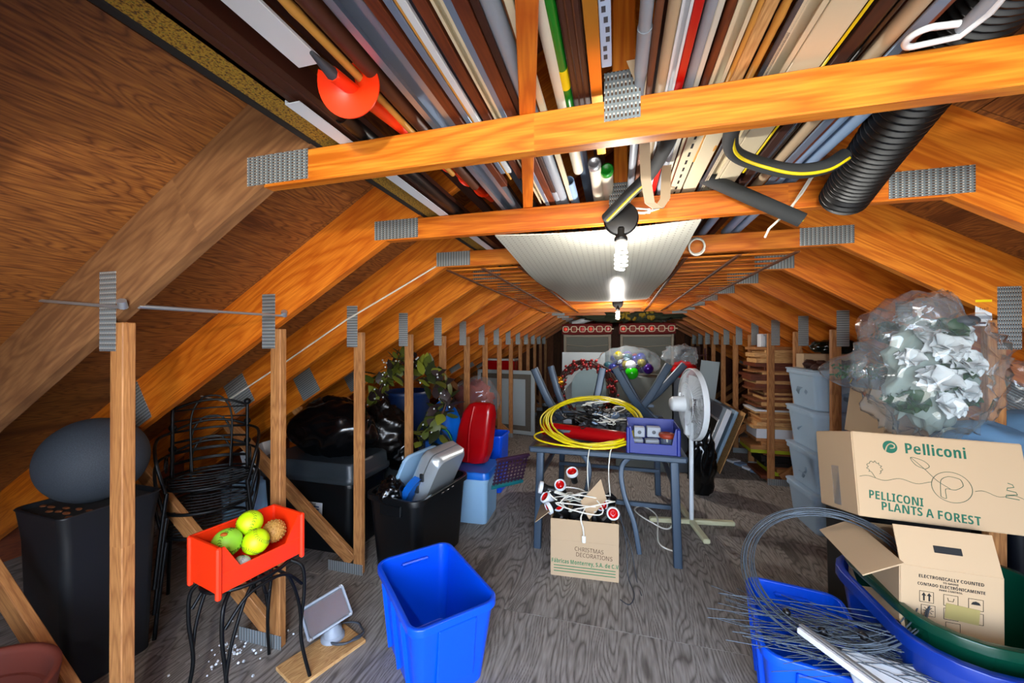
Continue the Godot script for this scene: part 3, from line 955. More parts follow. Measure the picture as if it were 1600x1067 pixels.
func bag(called: String, label: String, at: Vector3, r: Vector3, mat: Material, sd: int, amp := 0.22, freq := 2.2, knot := true, turn := 0.0) -> Node3D:
	var t := thing(called, label, "bag", at, turn)
	var fm := MB.new().blob(Vector3(0, r.y * 0.95, 0), r, amp, freq / r.x * 0.35, sd, 56)
	for i in fm.v.size():
		fm.v[i].y = maxf(fm.v[i].y, 0.001)
	part(t, "film", fm, mat)
	if knot:
		var kn := MB.new().blob(Vector3(0, r.y * 1.9, 0), Vector3(r.x * 0.28, r.y * 0.28, r.z * 0.22), 0.5, 9.0, sd + 3, 28)
		part(t, "knot", kn, mat)
	return t

func ball_seam(r: float) -> Array:
	var o := []
	for i in 121:
		var t := TAU * 2.0 * i / 120.0
		var ph := PI * 0.5 - (PI * 0.5 - 0.48) * cos(t)
		var th := t * 0.5 + 0.44 * sin(2.0 * t)
		o.append(Vector3(sin(ph) * cos(th), sin(ph) * sin(th), cos(ph)) * r)
	return o

func softball(label: String, at: Vector3, r: float, mat: Material, rot: Vector3, seam := true) -> Node3D:
	var t := thing("softball", label, "ball", at, 0.0, "balls in the orange bin")
	var bs := Basis.from_euler(rot)
	if seam:
		part(t, "cover", MB.new().blob(Vector3.ZERO, Vector3(r, r, r), 0.01, 3.0, 5, 32, false), mat)
		var sm := ball_seam(r * 1.003)
		var sb := MB.new()
		for i in range(0, 120, 2):
			var p: Vector3 = bs * sm[i]
			var d: Vector3 = (bs * (sm[i + 1] - sm[i])).normalized()
			var c := d.cross(p.normalized())
			sb.tube([p - c * r * 0.13 - d * 0.003, p + d * 0.001, p + c * r * 0.13 - d * 0.003], r * 0.018, 4)
		part(t, "stitching", sb, mats.stitch)
	else:
		var mb := MB.new().blob(Vector3.ZERO, Vector3(r, r, r), 0.0, 3.0, 5, 32, false)
		for i in 160:
			var y := 1.0 - 2.0 * (i + 0.5) / 160.0
			var a := i * 2.39996
			var q := Vector3(sqrt(1 - y * y) * cos(a), y, sqrt(1 - y * y) * sin(a))
			mb.blob(q * r * 0.99, Vector3.ONE * r * 0.075, 0.0, 1.0, 1, 7, false)
		part(t, "cover", mb, mat)
	return t

func iron_chair(called_at: Vector3, turn: float, label: String) -> void:
	var t := thing("iron_chair", label, "chair", called_at, turn, "stacked iron chairs")
	var m: Material = mats.iron
	for s in [-1.0, 1.0]:
		part(t, "leg", MB.new().tube(bez([Vector3(s * 0.17, 0.45, 0.15), Vector3(s * 0.19, 0.25, 0.17), Vector3(s * 0.21, 0.0, 0.20)]), 0.009, 8), m)
		part(t, "leg", MB.new().tube(bez([Vector3(s * 0.18, 0.83, -0.2), Vector3(s * 0.18, 0.45, -0.16), Vector3(s * 0.19, 0.25, -0.18), Vector3(s * 0.2, 0.0, -0.22)]), 0.009, 8), m)
		part(t, "arm", MB.new().tube(bez([Vector3(s * 0.18, 0.70, -0.19), Vector3(s * 0.23, 0.69, -0.05), Vector3(s * 0.215, 0.62, 0.13), Vector3(s * 0.175, 0.45, 0.15)]), 0.008, 8), m)
		part(t, "finial", MB.new().blob(Vector3(s * 0.18, 0.85, -0.2), Vector3.ONE * 0.02, 0.0, 1.0, 1, 14, false), m)
		var sc := []
		for i in 40:
			var a := i * 0.28
			sc.append(Vector3(s * 0.19, 0.55 + sin(a) * (0.055 - i * 0.0011), -0.02 + cos(a) * (0.055 - i * 0.0011)))
		part(t, "scroll", MB.new().tube(sc, 0.005, 6), m)
	var ring := []
	for i in 32:
		var a := TAU * i / 32
		ring.append(Vector3(cos(a) * 0.20, 0.45, sin(a) * 0.19))
	part(t, "seat_ring", MB.new().tube(ring, 0.009, 8, true), m)
	for i in 7:
		var z := -0.15 + i * 0.05
		var x := sqrt(maxf(0.0, 1.0 - pow(z / 0.19, 2))) * 0.20
		part(t, "seat_bar", MB.new().tube(bez([Vector3(-x, 0.45, z), Vector3(0, 0.437, z), Vector3(x, 0.45, z)]), 0.005, 6), m)
	for i in 6:
		var y := 0.52 + i * 0.06
		part(t, "back_bar", MB.new().tube(bez([Vector3(-0.18, y, -0.17 - 0.005 * i), Vector3(-0.1, y, -0.235), Vector3(0, y, -0.255), Vector3(0.1, y, -0.235), Vector3(0.18, y, -0.17 - 0.005 * i)]), 0.005, 6), m)
	part(t, "back_hoop", MB.new().tube(bez([Vector3(-0.09, 0.45, -0.19), Vector3(-0.1, 0.75, -0.235), Vector3(-0.06, 0.87, -0.25), Vector3(0, 0.895, -0.255), Vector3(0.06, 0.87, -0.25), Vector3(0.1, 0.75, -0.235), Vector3(0.09, 0.45, -0.19)]), 0.006, 6), m)
	part(t, "top_rail", MB.new().tube(bez([Vector3(-0.18, 0.83, -0.2), Vector3(-0.09, 0.86, -0.24), Vector3(0, 0.87, -0.25), Vector3(0.09, 0.86, -0.24), Vector3(0.18, 0.83, -0.2)]), 0.008, 8), m)

# ------------------------------------------------------------------ left side
func left_side() -> void:
	tex.stone = cloudy(128, 0.35, [Color(0.10, 0.125, 0.15), Color(0.17, 0.20, 0.235), Color(0.24, 0.27, 0.31)], 8)
	mt("cast_grey", Color.WHITE, 0.75, 0.0, tex.stone, Vector3(6, 6, 6)).uv1_triplanar = true
	mt("planter_black", Color(0.075, 0.085, 0.10), 0.45)
	mt("terracotta", Color(0.42, 0.19, 0.14), 0.6)
	mt("stitch", Color(0.05, 0.06, 0.09), 0.7)
	mt("neon", Color(0.80, 0.95, 0.02), 0.5)
	mt("lime", Color(0.60, 0.86, 0.22), 0.5)
	mt("tan_ball", Color(0.72, 0.53, 0.25), 0.6)
	mt("white_ball", Color(0.70, 0.71, 0.70), 0.6)
	mt("film_black", Color(0.012, 0.016, 0.022), 0.18)
	mt("film_brown", Color(0.035, 0.025, 0.022), 0.3)
	mt("tote_black", Color(0.02, 0.032, 0.045), 0.35)
	mt("tote_grey", Color(0.16, 0.19, 0.21), 0.4)
	mt("blue_bin", Color(0.0, 0.30, 0.86), 0.28)
	mt("blue_sky", Color(0.03, 0.36, 0.72), 0.35)
	mt("red_plastic", Color(0.60, 0.02, 0.045), 0.22)
	mt("silver", Color(0.74, 0.78, 0.80), 0.32, 0.65)
	mt("dark_steel", Color(0.20, 0.21, 0.22), 0.4, 0.6)
	mt("purple", Color(0.22, 0.12, 0.22), 0.5)
	mt("teal", Color(0.03, 0.40, 0.42), 0.45)
	var frost := clear_mt("frosted", Color(0.62, 0.78, 0.90), 0.62, 0.35)
	var glass := clear_mt("clear_plastic", Color(0.70, 0.78, 0.82), 0.10, 0.06)

	# tall planter with a ball on it
	var p := thing("tall_planter", "tall black square planter carrying a grey sphere, left of nearest post", "planter", V(-2.34, 0, 1.20), -0.05)
	var rings := []
	for q in [[0.30, 0.0], [0.315, 0.3], [0.33, 0.62], [0.355, 0.745], [0.365, 0.752], [0.355, 0.757], [0.335, 0.752], [0.325, 0.735]]:
		rings.append(rr(q[0], q[0], 0.035, q[1]))
	part(p, "body", MB.new().loft(rings, true, true), mats.planter_black)
	part(p, "soil", MB.new().box(Vector3(0, 0.735, 0), Vector3(0.32, 0.012, 0.32), 0.004), mats.tar)
	for i in 9:
		part(p, "dry_leaf", MB.new().blob(Vector3(rng.randf_range(-0.14, 0.14), 0.745, rng.randf_range(0.06, 0.15)), Vector3(0.018, 0.004, 0.009), 0.3, 20.0, i, 10), mats.lath_wood)
	single("grey_sphere", "dark grey stone-textured sphere resting on the tall black planter", "sphere", MB.new().blob(Vector3.ZERO, Vector3.ONE * 0.19, 0.0, 1.0, 1, 64, false), mats.cast_grey, V(-2.34, 0.932, 1.21))
	# terracotta pot
	var pot := thing("flower_pot", "large terracotta-coloured flower pot at the lower left corner", "pot", V(-1.80, 0, 0.60))
	part(pot, "body", MB.new().lathe([[0.0, 0.0], [0.14, 0.0], [0.145, 0.01], [0.195, 0.40], [0.195, 0.40]], 36), mats.terracotta)
	part(pot, "rim", MB.new().lathe([[0.19, 0.40], [0.215, 0.40], [0.215, 0.40], [0.226, 0.47], [0.226, 0.478], [0.21, 0.478], [0.205, 0.46], [0.18, 0.1], [0.0, 0.1]], 36), mats.terracotta)

	for i in 3:
		iron_chair(V(-2.24, 0.125 * i, 1.66), 0.9, ["black wrought-iron chair at the bottom of the stack", "black wrought-iron chair in the middle of the stack", "black wrought-iron chair on top of the stack"][i])

	# plant stand with the orange bin
	var ps := thing("plant_stand", "black wrought-iron plant stand under the orange parts bin", "plant stand", V(-1.475, 0, 1.255), deg_to_rad(78.4))
	var ring := []
	for i in 40:
		var a := TAU * i / 40
		ring.append(Vector3(cos(a) * 0.165, 0.535, sin(a) * 0.12))
	part(ps, "top_ring", MB.new().tube(ring, 0.008, 8, true), mats.iron)
	for i in 5:
		var x := -0.11 + i * 0.055
		var z := 0.12 * sqrt(1.0 - pow(x / 0.165, 2))
		part(ps, "top_bar", MB.new().tube([Vector3(x, 0.535, -z), Vector3(x, 0.535, z)], 0.005, 6), mats.iron)
	for sx in [-1.0, 1.0]:
		for sz in [-1.0, 1.0]:
			var lg := part(ps, "leg", MB.new().tube(bez([Vector3(sx * 0.12, 0.53, sz * 0.085), Vector3(sx * 0.155, 0.49, sz * 0.115), Vector3(sx * 0.16, 0.38, sz * 0.12), Vector3(sx * 0.145, 0.2, sz * 0.12), Vector3(sx * 0.17, 0.0, sz * 0.15)]), 0.0075, 8), mats.iron)
			part(lg, "scroll_rod", MB.new().tube(bez([Vector3(sx * 0.05, 0.53, sz * 0.11), Vector3(sx * 0.09, 0.48, sz * 0.125), Vector3(sx * 0.13, 0.36, sz * 0.125), Vector3(sx * 0.147, 0.24, sz * 0.12)]), 0.0065, 8), mats.iron)
	for sz in [-1.0, 1.0]:
		part(ps, "apron_swag", MB.new().tube(bez([Vector3(-0.15, 0.42, sz * 0.118), Vector3(-0.08, 0.50, sz * 0.125), Vector3(0, 0.52, sz * 0.13), Vector3(0.08, 0.50, sz * 0.125), Vector3(0.15, 0.42, sz * 0.118)]), 0.0065, 8), mats.iron)
	part(ps, "hook", MB.new().tube(bez([Vector3(0.0, 0.53, 0.1), Vector3(0.0, 0.47, 0.1), Vector3(0.012, 0.45, 0.1), Vector3(0.024, 0.465, 0.1)]), 0.004, 6), mats.iron)
	var ob := thing("parts_bin", "orange hopper-front parts bin holding softballs", "bin", V(-1.475, 0.546, 1.255), deg_to_rad(78.4))
	var o: Material = mats.orange
	var W := 0.325
	var Dp := 0.20
	part(ob, "floor", MB.new().box(Vector3(0, 0.003, 0), Vector3(W, 0.006, Dp), 0.001), o)
	part(ob, "back_wall", MB.new().box(Vector3(0, 0.085, -Dp * 0.5), Vector3(W, 0.17, 0.005), 0.002), o)
	for s in [-1.0, 1.0]:
		part(ob, "side_wall", MB.new().box(Vector3(s * W * 0.5, 0.085, 0), Vector3(0.005, 0.17, Dp), 0.002), o)
		for z in [-1.0, 1.0]:
			part(ob, "corner_rib", MB.new().beam(Vector3(s * W * 0.5, -0.02, z * Dp * 0.5), Vector3(s * W * 0.5, 0.175, z * Dp * 0.5), 0.02, 0.02, Vector3(1, 0, 0), 0.006), o)
		part(ob, "front_cheek", MB.new().extrude(PackedVector2Array([Vector2(s * W * 0.5, 0.17), Vector2(s * (W * 0.5 - 0.02), 0.17), Vector2(s * (W * 0.5 - 0.075), 0.07), Vector2(s * W * 0.5, 0.07)]), Dp * 0.5 - 0.004, Dp * 0.5 + 0.001), o)
		part(ob, "top_rim", MB.new().box(Vector3(s * W * 0.5, 0.172, 0), Vector3(0.012, 0.006, Dp), 0.002), o)
	part(ob, "front_lip", MB.new().box(Vector3(0, 0.037, Dp * 0.5), Vector3(W, 0.074, 0.005), 0.002), o)
	part(ob, "back_rim", MB.new().box(Vector3(0, 0.172, -Dp * 0.5), Vector3(W, 0.006, 0.012), 0.002), o)
	var B := func(x: float, y: float, z: float) -> Vector3:
		return ob.transform * Vector3(x, y, z)
	var sb := softball("yellow-green softball with a small orange emblem, largest in the bin", B.call(-0.075, 0.125, -0.02), 0.054, mats.lime, Vector3(0.4, 0.3, 0.6))
	part(sb, "emblem", MB.new().blob(Vector3(0.016, 0.047, 0.025), Vector3(0.011, 0.006, 0.011), 0.3, 30.0, 2, 14), mt("emblem", Color(0.75, 0.36, 0.05), 0.6))
	softball("neon yellow softball on top at the back of the bin", B.call(0.022, 0.16, -0.04), 0.05, mats.neon, Vector3(1.2, 0.5, 0.2))
	softball("neon yellow softball at the front lip of the bin", B.call(0.005, 0.105, 0.035), 0.05, mats.neon, Vector3(0.2, 1.2, 0.9))
	softball("tan dimpled ball at the right end of the bin", B.call(0.10, 0.10, 0.0), 0.046, mats.tan_ball, Vector3.ZERO, false)
	softball("greyish white ball low at the front of the bin", B.call(-0.062, 0.047, 0.055), 0.036, mats.white_ball, Vector3(0.9, 0, 0.3))

	# work light lying on a scrap of board
	var bd := single("board_scrap", "pale plywood scrap on the floor under the work light", "board", MB.new().box(Vector3(0, 0.008, 0), Vector3(0.33, 0.016, 0.19), 0.002), mats.pale_wood, V(-1.335, 0, 1.51), deg_to_rad(70))
	var wl := thing("work_light", "halogen work light with dusty glass tilted on its base", "work light", V(-1.355, 0.016, 1.60), 0.25)
	part(wl, "base", MB.new().lathe([[0.0, 0.0], [0.055, 0.0], [0.055, 0.0], [0.055, 0.012], [0.045, 0.02], [0.045, 0.02], [0.04, 0.05], [0.028, 0.058], [0.028, 0.075], [0.0, 0.075]], 26), mats.grey_plastic)
	var hb := Basis(Vector3.UP, 0.3) * Basis(Vector3.RIGHT, -0.75) * Basis(Vector3(0, 0, 1), 0.42)
	var hc := Vector3(-0.02, 0.135, 0.02)
	part(wl, "housing", MB.new().loft([tr_ring(rr(0.13, 0.09, 0.02, -0.05), hb * Basis(Vector3.RIGHT, PI * 0.5), hc), tr_ring(rr(0.20, 0.145, 0.012, 0.0), hb * Basis(Vector3.RIGHT, PI * 0.5), hc), tr_ring(rr(0.20, 0.145, 0.012, 0.018), hb * Basis(Vector3.RIGHT, PI * 0.5), hc)], true, true), mats.grey_plastic)
	part(wl, "glass_rim", MB.new().loft([tr_ring(rr(0.205, 0.15, 0.012, 0.02), hb * Basis(Vector3.RIGHT, PI * 0.5), hc), tr_ring(rr(0.205, 0.15, 0.012, 0.026), hb * Basis(Vector3.RIGHT, PI * 0.5), hc), tr_ring(rr(0.185, 0.13, 0.01, 0.026), hb * Basis(Vector3.RIGHT, PI * 0.5), hc), tr_ring(rr(0.185, 0.13, 0.01, 0.018), hb * Basis(Vector3.RIGHT, PI * 0.5), hc)]), mats.grey_plastic)
	part(wl, "reflector", MB.new().box(hc + hb * Vector3(0, 0, 0.006), Vector3(0.18, 0.125, 0.004), 0.0, hb), mt("dull_red", Color(0.42, 0.10, 0.09), 0.5))
	part(wl, "glass", MB.new().box(hc + hb * Vector3(0, 0, 0.021), Vector3(0.187, 0.132, 0.002), 0.0, hb), clear_mt("dusty_glass", Color(0.55, 0.58, 0.6), 0.22, 0.2))
	for q in [[-0.09, 0.07], [0.09, 0.07], [-0.09, -0.07], [0.09, -0.07]]:
		part(wl, "clip", MB.new().box(hc + hb * Vector3(q[0], q[1], 0.024), Vector3(0.016, 0.014, 0.012), 0.003, hb), mats.zinc)
	var cw := []
	for i in 46:
		var a := i * 0.19
		cw.append(Vector3(0.05 + cos(a) * (0.085 + 0.01 * sin(i)), 0.008 + 0.003 * (i / 30), -0.02 + sin(a) * 0.075))
	part(wl, "power_cord", MB.new().tube(cw, 0.005, 6), mats.darkgrey)
	# plaster crumbs
	var cr := MB.new()
	for i in 90:
		var a := rng.randf() * TAU
		var d := absf(rng.randfn(0.0, 0.09))
		cr.box(V(-1.78 + cos(a) * d, 0.003, 1.42 + sin(a) * d * 1.2), Vector3.ONE * rng.randf_range(0.002, 0.009), 0.0, Basis(Vector3(1, 1, 0).normalized(), rng.randf() * 3))
	var crumbs := single("plaster_crumbs", "spilled white plaster crumbs on the floor beside the plant stand", "debris", cr, mats.white_paint)
	crumbs.set_meta("kind", "stuff")

	# black tote with grey lid and bags on it
	var bt := thing("storage_tote", "black storage tote with grey lid and blue sticker, behind the diagonal brace", "tote", V(-2.14, 0, 2.46))
	part(bt, "body", tub(0.80, 0.46, 0.50, 0.9, 0.05, 0.004, 0.015, 0.03), mats.tote_black)
	part(bt, "lid", MB.new().loft([rr(0.82, 0.48, 0.06, 0.50), rr(0.83, 0.49, 0.06, 0.51), rr(0.83, 0.49, 0.06, 0.54), rr(0.80, 0.46, 0.05, 0.545), rr(0.79, 0.45, 0.05, 0.62), rr(0.76, 0.42, 0.05, 0.635)], true, true, true), mats.tote_grey)
	var sk := part(bt, "sticker", MB.new().box(Vector3(0.085, 0.30, 0.2255), Vector3(0.145, 0.105, 0.002), 0.0, Basis(Vector3.RIGHT, -0.05)), mt("sticker_white", Color(0.78, 0.82, 0.86), 0.5), "white sticker with blue print")
	for i in 4:
		part(sk, "print_line", MB.new().box(Vector3(0.075, 0.325 - i * 0.019, 0.228), Vector3(0.115, 0.008, 0.001), 0.0, Basis(Vector3.RIGHT, -0.05)), mt("print_blue", Color(0.06, 0.25, 0.50), 0.6))
	words(sk, "print_name", "Pro-Bag", 0.03, mats.ink, Vector3(0.055, 0.343, 0.229))
	bag("garbage_bag", "big black garbage bag lying on the grey tote lid", V(-2.10, 0.63, 2.50), Vector3(0.34, 0.20, 0.22), mats.film_black, 3)
	bag("garbage_bag", "dark brown plastic bag beside the black one, behind the third left post", V(-1.88, 0.56, 2.79), Vector3(0.2, 0.2, 0.13), mats.film_brown, 9, 0.3, 3.0)
	bag("garbage_bag", "small black garbage bag behind the open black tote", V(-1.72, 0.42, 2.86), Vector3(0.13, 0.16, 0.13), mats.film_black, 15)
	single("grey_tote", "grey plastic tote behind the bags under the left rafters", "tote", tub(0.55, 0.42, 0.52, 0.9, 0.04), mats.tote_grey, V(-1.98, 0, 3.0))
	var cb := thing("clear_tote", "clear lidded tote with red clothes, behind the iron chairs", "tote", V(-2.83, 0, 2.50))
	part(cb, "body", tub(0.5, 0.36, 0.40, 0.92, 0.04), frost)
	part(cb, "lid", MB.new().loft([rr(0.52, 0.38, 0.05, 0.40), rr(0.52, 0.38, 0.05, 0.425), rr(0.48, 0.34, 0.04, 0.43)], true, true, true), frost)
	part(cb, "red_cloth", MB.new().blob(Vector3(0, 0.2, 0), Vector3(0.2, 0.12, 0.13), 0.3, 6.0, 4, 20), mats.red_plastic)
	var pbx := single("white_carton", "white carton with dark print leaning behind the second brace", "box", MB.new().box(Vector3(0, 0.1, 0), Vector3(0.26, 0.2, 0.12), 0.003, Basis(Vector3(0, 0, 1), 0.4)), mats.white_paint, V(-2.80, 0.44, 2.48))
	for i in 4:
		part(pbx, "print_mark", MB.new().blob(Vector3(rng.randf_range(-0.07, 0.07), 0.1 + rng.randf_range(-0.05, 0.05), 0.061), Vector3(0.03, 0.018, 0.0012), 0.4, 20, i, 12), mats.ink)

	# open black tote full of things
	var ot := thing("storage_tote", "open black tote filled with a silver case and plastic lids", "tote", V(-1.328, 0, 2.43), deg_to_rad(81.3))
	part(ot, "body", tub(0.644, 0.453, 0.50, 0.85, 0.07, 0.005, 0.02, 0.035), mats.tote_black)
	for s in [-1.0, 1.0]:
		part(ot, "handle", MB.new().box(Vector3(s * 0.302, 0.42, 0), Vector3(0.02, 0.07, 0.17), 0.006), mats.tote_black)
		for i in 3:
			part(ot, "vent_boss", MB.new().box(Vector3(-0.06 + i * 0.06, 0.475, s * 0.226), Vector3(0.03, 0.014, 0.008), 0.003), mats.tote_black)
	var sc := thing("metal_case", "shiny silver metal case standing tilted in the black tote", "case", V(-1.22, 0.34, 2.45), deg_to_rad(81.3))
	var lean := Basis(Vector3(1, 0, 0), 0.45) * Basis(Vector3.RIGHT, PI * 0.5)
	for s in [0, 1]:
		part(sc, "shell", MB.new().loft([tr_ring(rr(0.36, 0.42, 0.05, 0.004 + s * -0.008), lean, Vector3(0, 0.21, 0)), tr_ring(rr(0.36, 0.42, 0.05, (0.05 if s == 0 else -0.05)), lean, Vector3(0, 0.21, 0)), tr_ring(rr(0.32, 0.38, 0.05, (0.075 if s == 0 else -0.075)), lean, Vector3(0, 0.21, 0))], true, true, true), mats.silver)
	for s in [-1.0, 1.0]:
		part(sc, "latch", MB.new().box(Vector3(-0.186, 0.21 + s * 0.04, s * 0.02), Vector3(0.014, 0.05, 0.03), 0.003), mats.dark_steel)
	var lid1 := single("clear_tray", "frosted clear plastic tray leaning left in the open black tote", "tray", MB.new().loft([tr_ring(rr(0.34, 0.44, 0.05, 0.0), lean, Vector3.ZERO), tr_ring(rr(0.36, 0.46, 0.05, 0.02), lean, Vector3.ZERO), tr_ring(rr(0.33, 0.43, 0.05, 0.024), lean, Vector3.ZERO)], true, true, true), frost, V(-1.41, 0.53, 2.42), deg_to_rad(81.3))
	single("blue_basin", "blue rounded plastic basin between lid and silver case", "basin", MB.new().loft([tr_ring(rr(0.22, 0.30, 0.1, 0.0), lean, Vector3.ZERO), tr_ring(rr(0.26, 0.34, 0.12, 0.06), lean, Vector3.ZERO), tr_ring(rr(0.27, 0.35, 0.12, 0.06), lean, Vector3.ZERO), tr_ring(rr(0.24, 0.32, 0.1, 0.05), lean, Vector3.ZERO)], true, true, true), mats.blue_sky, V(-1.345, 0.46, 2.32), deg_to_rad(81.3))
	bag("garbage_bag", "black and white plastic bag inside the front of the open tote", V(-1.43, 0.40, 2.22), Vector3(0.09, 0.09, 0.09), mats.film_black, 21)

	# empty blue recycling bin
	recycling_bin("empty bright blue recycling bin in front of the black tote", V(-0.83, 0, 1.638), -42.3, 0.585, 0.395, 0.37)

	# stack behind: clear bin, red case, basket, sled
	var cbn := thing("clear_bin", "frosted clear bin with a blue lid, beside the black tote", "bin", V(-1.15, 0, 3.10), 0.04)
	part(cbn, "body", tub(0.30, 0.40, 0.37, 0.88, 0.04), frost)
	part(cbn, "lid", MB.new().loft([rr(0.31, 0.41, 0.05, 0.37), rr(0.31, 0.41, 0.05, 0.42), rr(0.28, 0.38, 0.04, 0.425)], true, true, true), mats.blue_sky)
	part(cbn, "contents", MB.new().box(Vector3(0, 0.15, 0), Vector3(0.2, 0.26, 0.28), 0.03), mats.paleblue)
	part(cbn, "sticker", MB.new().box(Vector3(-0.09, 0.24, 0.187), Vector3(0.012, 0.04, 0.001)), mats.yellow)
	var red := thing("red_toboggan", "glossy red plastic toboggan standing upright on the clear bin", "toboggan", V(-1.16, 0.43, 3.14), -0.25)
	var rg := []
	for q in [[0.0, 0.20, 0.10, 0.10], [0.02, 0.30, 0.14, 0.08], [0.12, 0.34, 0.16, 0.06], [0.30, 0.33, 0.15, 0.02], [0.44, 0.30, 0.14, -0.02], [0.51, 0.24, 0.11, -0.05], [0.53, 0.14, 0.05, -0.06]]:
		rg.append(rr(q[1], q[2], 0.05, q[0], 5, Vector2(-q[3] * 0.8, 0)))
	part(red, "shell", MB.new().loft(rg, true, true, true), mats.red_plastic)
	part(red, "centre_rib", MB.new().tube(bez([Vector3(-0.05, 0.03, 0.083), Vector3(-0.03, 0.3, 0.086), Vector3(0.0, 0.50, 0.06)]), 0.012, 8), mats.red_plastic)
	var sl := single("blue_sled", "blue plastic sled standing behind the red toboggan", "sled", MB.new().slab(14, 10, func(s: float, q: float) -> Vector3:
		var x := (q - 0.5) * (0.34 if s < 0.7 else 0.34 * sqrt(maxf(0.02, 1.0 - pow((s - 0.7) / 0.31, 2))))
		return Vector3(x, s * 0.95, 0.05 * pow(absf(q - 0.5) * 2.0, 3) + 0.01 * sin(q * 18.0)), Vector3(0, 0, -0.006)), mats.blue_sky, V(-1.50, 0.0, 3.20), 0.1)
	var hoop := []
	for i in 20:
		var a := PI * i / 19.0
		hoop.append(Vector3(cos(a) * 0.09, 0.55 + sin(a) * 0.16, 0.07))
	part(sl, "green_rope", MB.new().tube(hoop, 0.008, 6), mats.green)
	var bk := thing("plastic_basket", "purple and teal perforated basket leaning on the clear bin", "basket", V(-0.93, 0.16, 3.20), -0.75)
	var tilt := Basis(Vector3(0, 0, 1), -0.35)
	for i in 9:
		for j in 7:
			if true:
				part(bk, "lattice_bar", MB.new().box(tilt * Vector3(0, 0.14 + j * 0.035, -0.14 + i * 0.035), Vector3(0.006, 0.012, 0.034), 0.0, tilt), mats.purple)
				part(bk, "lattice_bar", MB.new().box(tilt * Vector3(0, 0.14 + j * 0.035, -0.14 + i * 0.035), Vector3(0.006, 0.034, 0.012), 0.0, tilt), mats.purple)
	part(bk, "rim", MB.new().box(tilt * Vector3(0, 0.375, 0), Vector3(0.03, 0.02, 0.33), 0.006, tilt), mats.purple)
	part(bk, "base", MB.new().box(tilt * Vector3(-0.02, 0.10, 0), Vector3(0.06, 0.03, 0.32), 0.006, tilt), mats.teal)
	single("blue_crate", "blue plastic crate behind the purple basket", "crate", tub(0.30, 0.30, 0.56, 0.9, 0.03), mats.blue_bin, V(-1.22, 0, 3.72))
	single("blue_barrel", "round dark blue barrel behind the leafy garland", "barrel", MB.new().lathe([[0.0, 0.0], [0.2, 0.0], [0.21, 0.02], [0.225, 0.5], [0.23, 0.93], [0.245, 0.95], [0.245, 0.99], [0.225, 0.99], [0.22, 0.95], [0.0, 0.93]], 36), mt("barrel_blue", Color(0.015, 0.13, 0.30), 0.4), V(-2.06, 0, 3.48))
	# leafy garland
	var ga := thing("leaf_garland", "artificial garland of olive and purple leaves with white berries", "garland", V(0, 0, 0))
	var lf := leaf_mesh()
	var lm := [mt("leaf_olive", Color(0.30, 0.33, 0.09), 0.5), mt("leaf_light", Color(0.46, 0.48, 0.14), 0.5), mt("leaf_purple", Color(0.17, 0.12, 0.12), 0.5), mt("leaf_dark", Color(0.14, 0.17, 0.06), 0.5)]
	var meshes := []
	for m in lm:
		meshes.append(lf.mesh(m))
	var path := bez([V(-2.02, 0.62, 2.95), V(-2.08, 0.95, 3.0), V(-1.95, 1.22, 3.03), V(-1.75, 1.30, 3.0), V(-1.52, 1.18, 3.02), V(-1.42, 0.98, 3.05), V(-1.52, 0.74, 3.0), V(-1.66, 0.62, 2.95)], 0.012)
	part(ga, "stem", MB.new().tube(path, 0.012, 6), mats.dark_wood)
	for i in 230:
		var q: Vector3 = path[rng.randi() % path.size()]
		var o2 := part(ga, "leaf", meshes[rng.randi() % 4], lm[0])
		o2.transform = Transform3D(Basis.from_euler(Vector3(rng.randf_range(-1.3, 1.3), rng.randf() * TAU, rng.randf_range(-0.8, 0.8))) * Basis.from_scale(Vector3.ONE * rng.randf_range(0.8, 1.35)), q + Vector3(rng.randf_range(-0.07, 0.07), rng.randf_range(-0.07, 0.07), rng.randf_range(-0.05, 0.07)))
	var bb := MB.new().blob(Vector3.ZERO, Vector3.ONE * 0.008, 0.0, 1.0, 1, 8, false).mesh(mats.white_paint)
	for i in 60:
		var o3 := part(ga, "berry", bb, mats.white_paint)
		o3.position = path[rng.randi() % path.size()] + Vector3(rng.randf_range(-0.08, 0.08), rng.randf_range(-0.08, 0.08), rng.randf_range(0.0, 0.09))
	# wreath in a clear bag
	var wr := thing("wreath_bag", "clear plastic bag holding a rust-red wreath between the left posts", "bag", V(-1.60, 0.55, 4.22))
	part(wr, "wreath", MB.new().blob(Vector3(0, 0.25, 0), Vector3(0.20, 0.20, 0.12), 0.4, 6.0, 5, 40), mt("rust_red", Color(0.52, 0.17, 0.07), 0.6))
	part(wr, "film", MB.new().blob(Vector3(0.02, 0.26, 0), Vector3(0.25, 0.25, 0.17), 0.2, 4.0, 8, 40), glass)
	single("brown_carton", "low brown carton under the bagged wreath", "box", MB.new().box(Vector3(0, 0.28, 0), Vector3(0.36, 0.56, 0.3), 0.004), mats.brown_wood, V(-1.76, 0, 4.22))
	# framed board leaning far left
	var fb := thing("framed_board", "large pale framed board with speckled border, leaning behind the left posts", "board", V(-1.75, 0, 6.02), -0.19)
	tex.speck = cloudy(96, 0.3, [Color(0.16, 0.15, 0.13), Color(0.33, 0.31, 0.27), Color(0.50, 0.47, 0.42)], 12)
	part(fb, "border", MB.new().box(Vector3(0, 0.52, 0), Vector3(0.96, 0.98, 0.02)), mt("speckle", Color.WHITE, 0.7, 0.0, tex.speck, Vector3(4, 4, 1)))
	part(fb, "panel", MB.new().box(Vector3(0, 0.52, 0.011), Vector3(0.72, 0.74, 0.004)), mt("pale_panel", Color(0.60, 0.64, 0.65), 0.6))
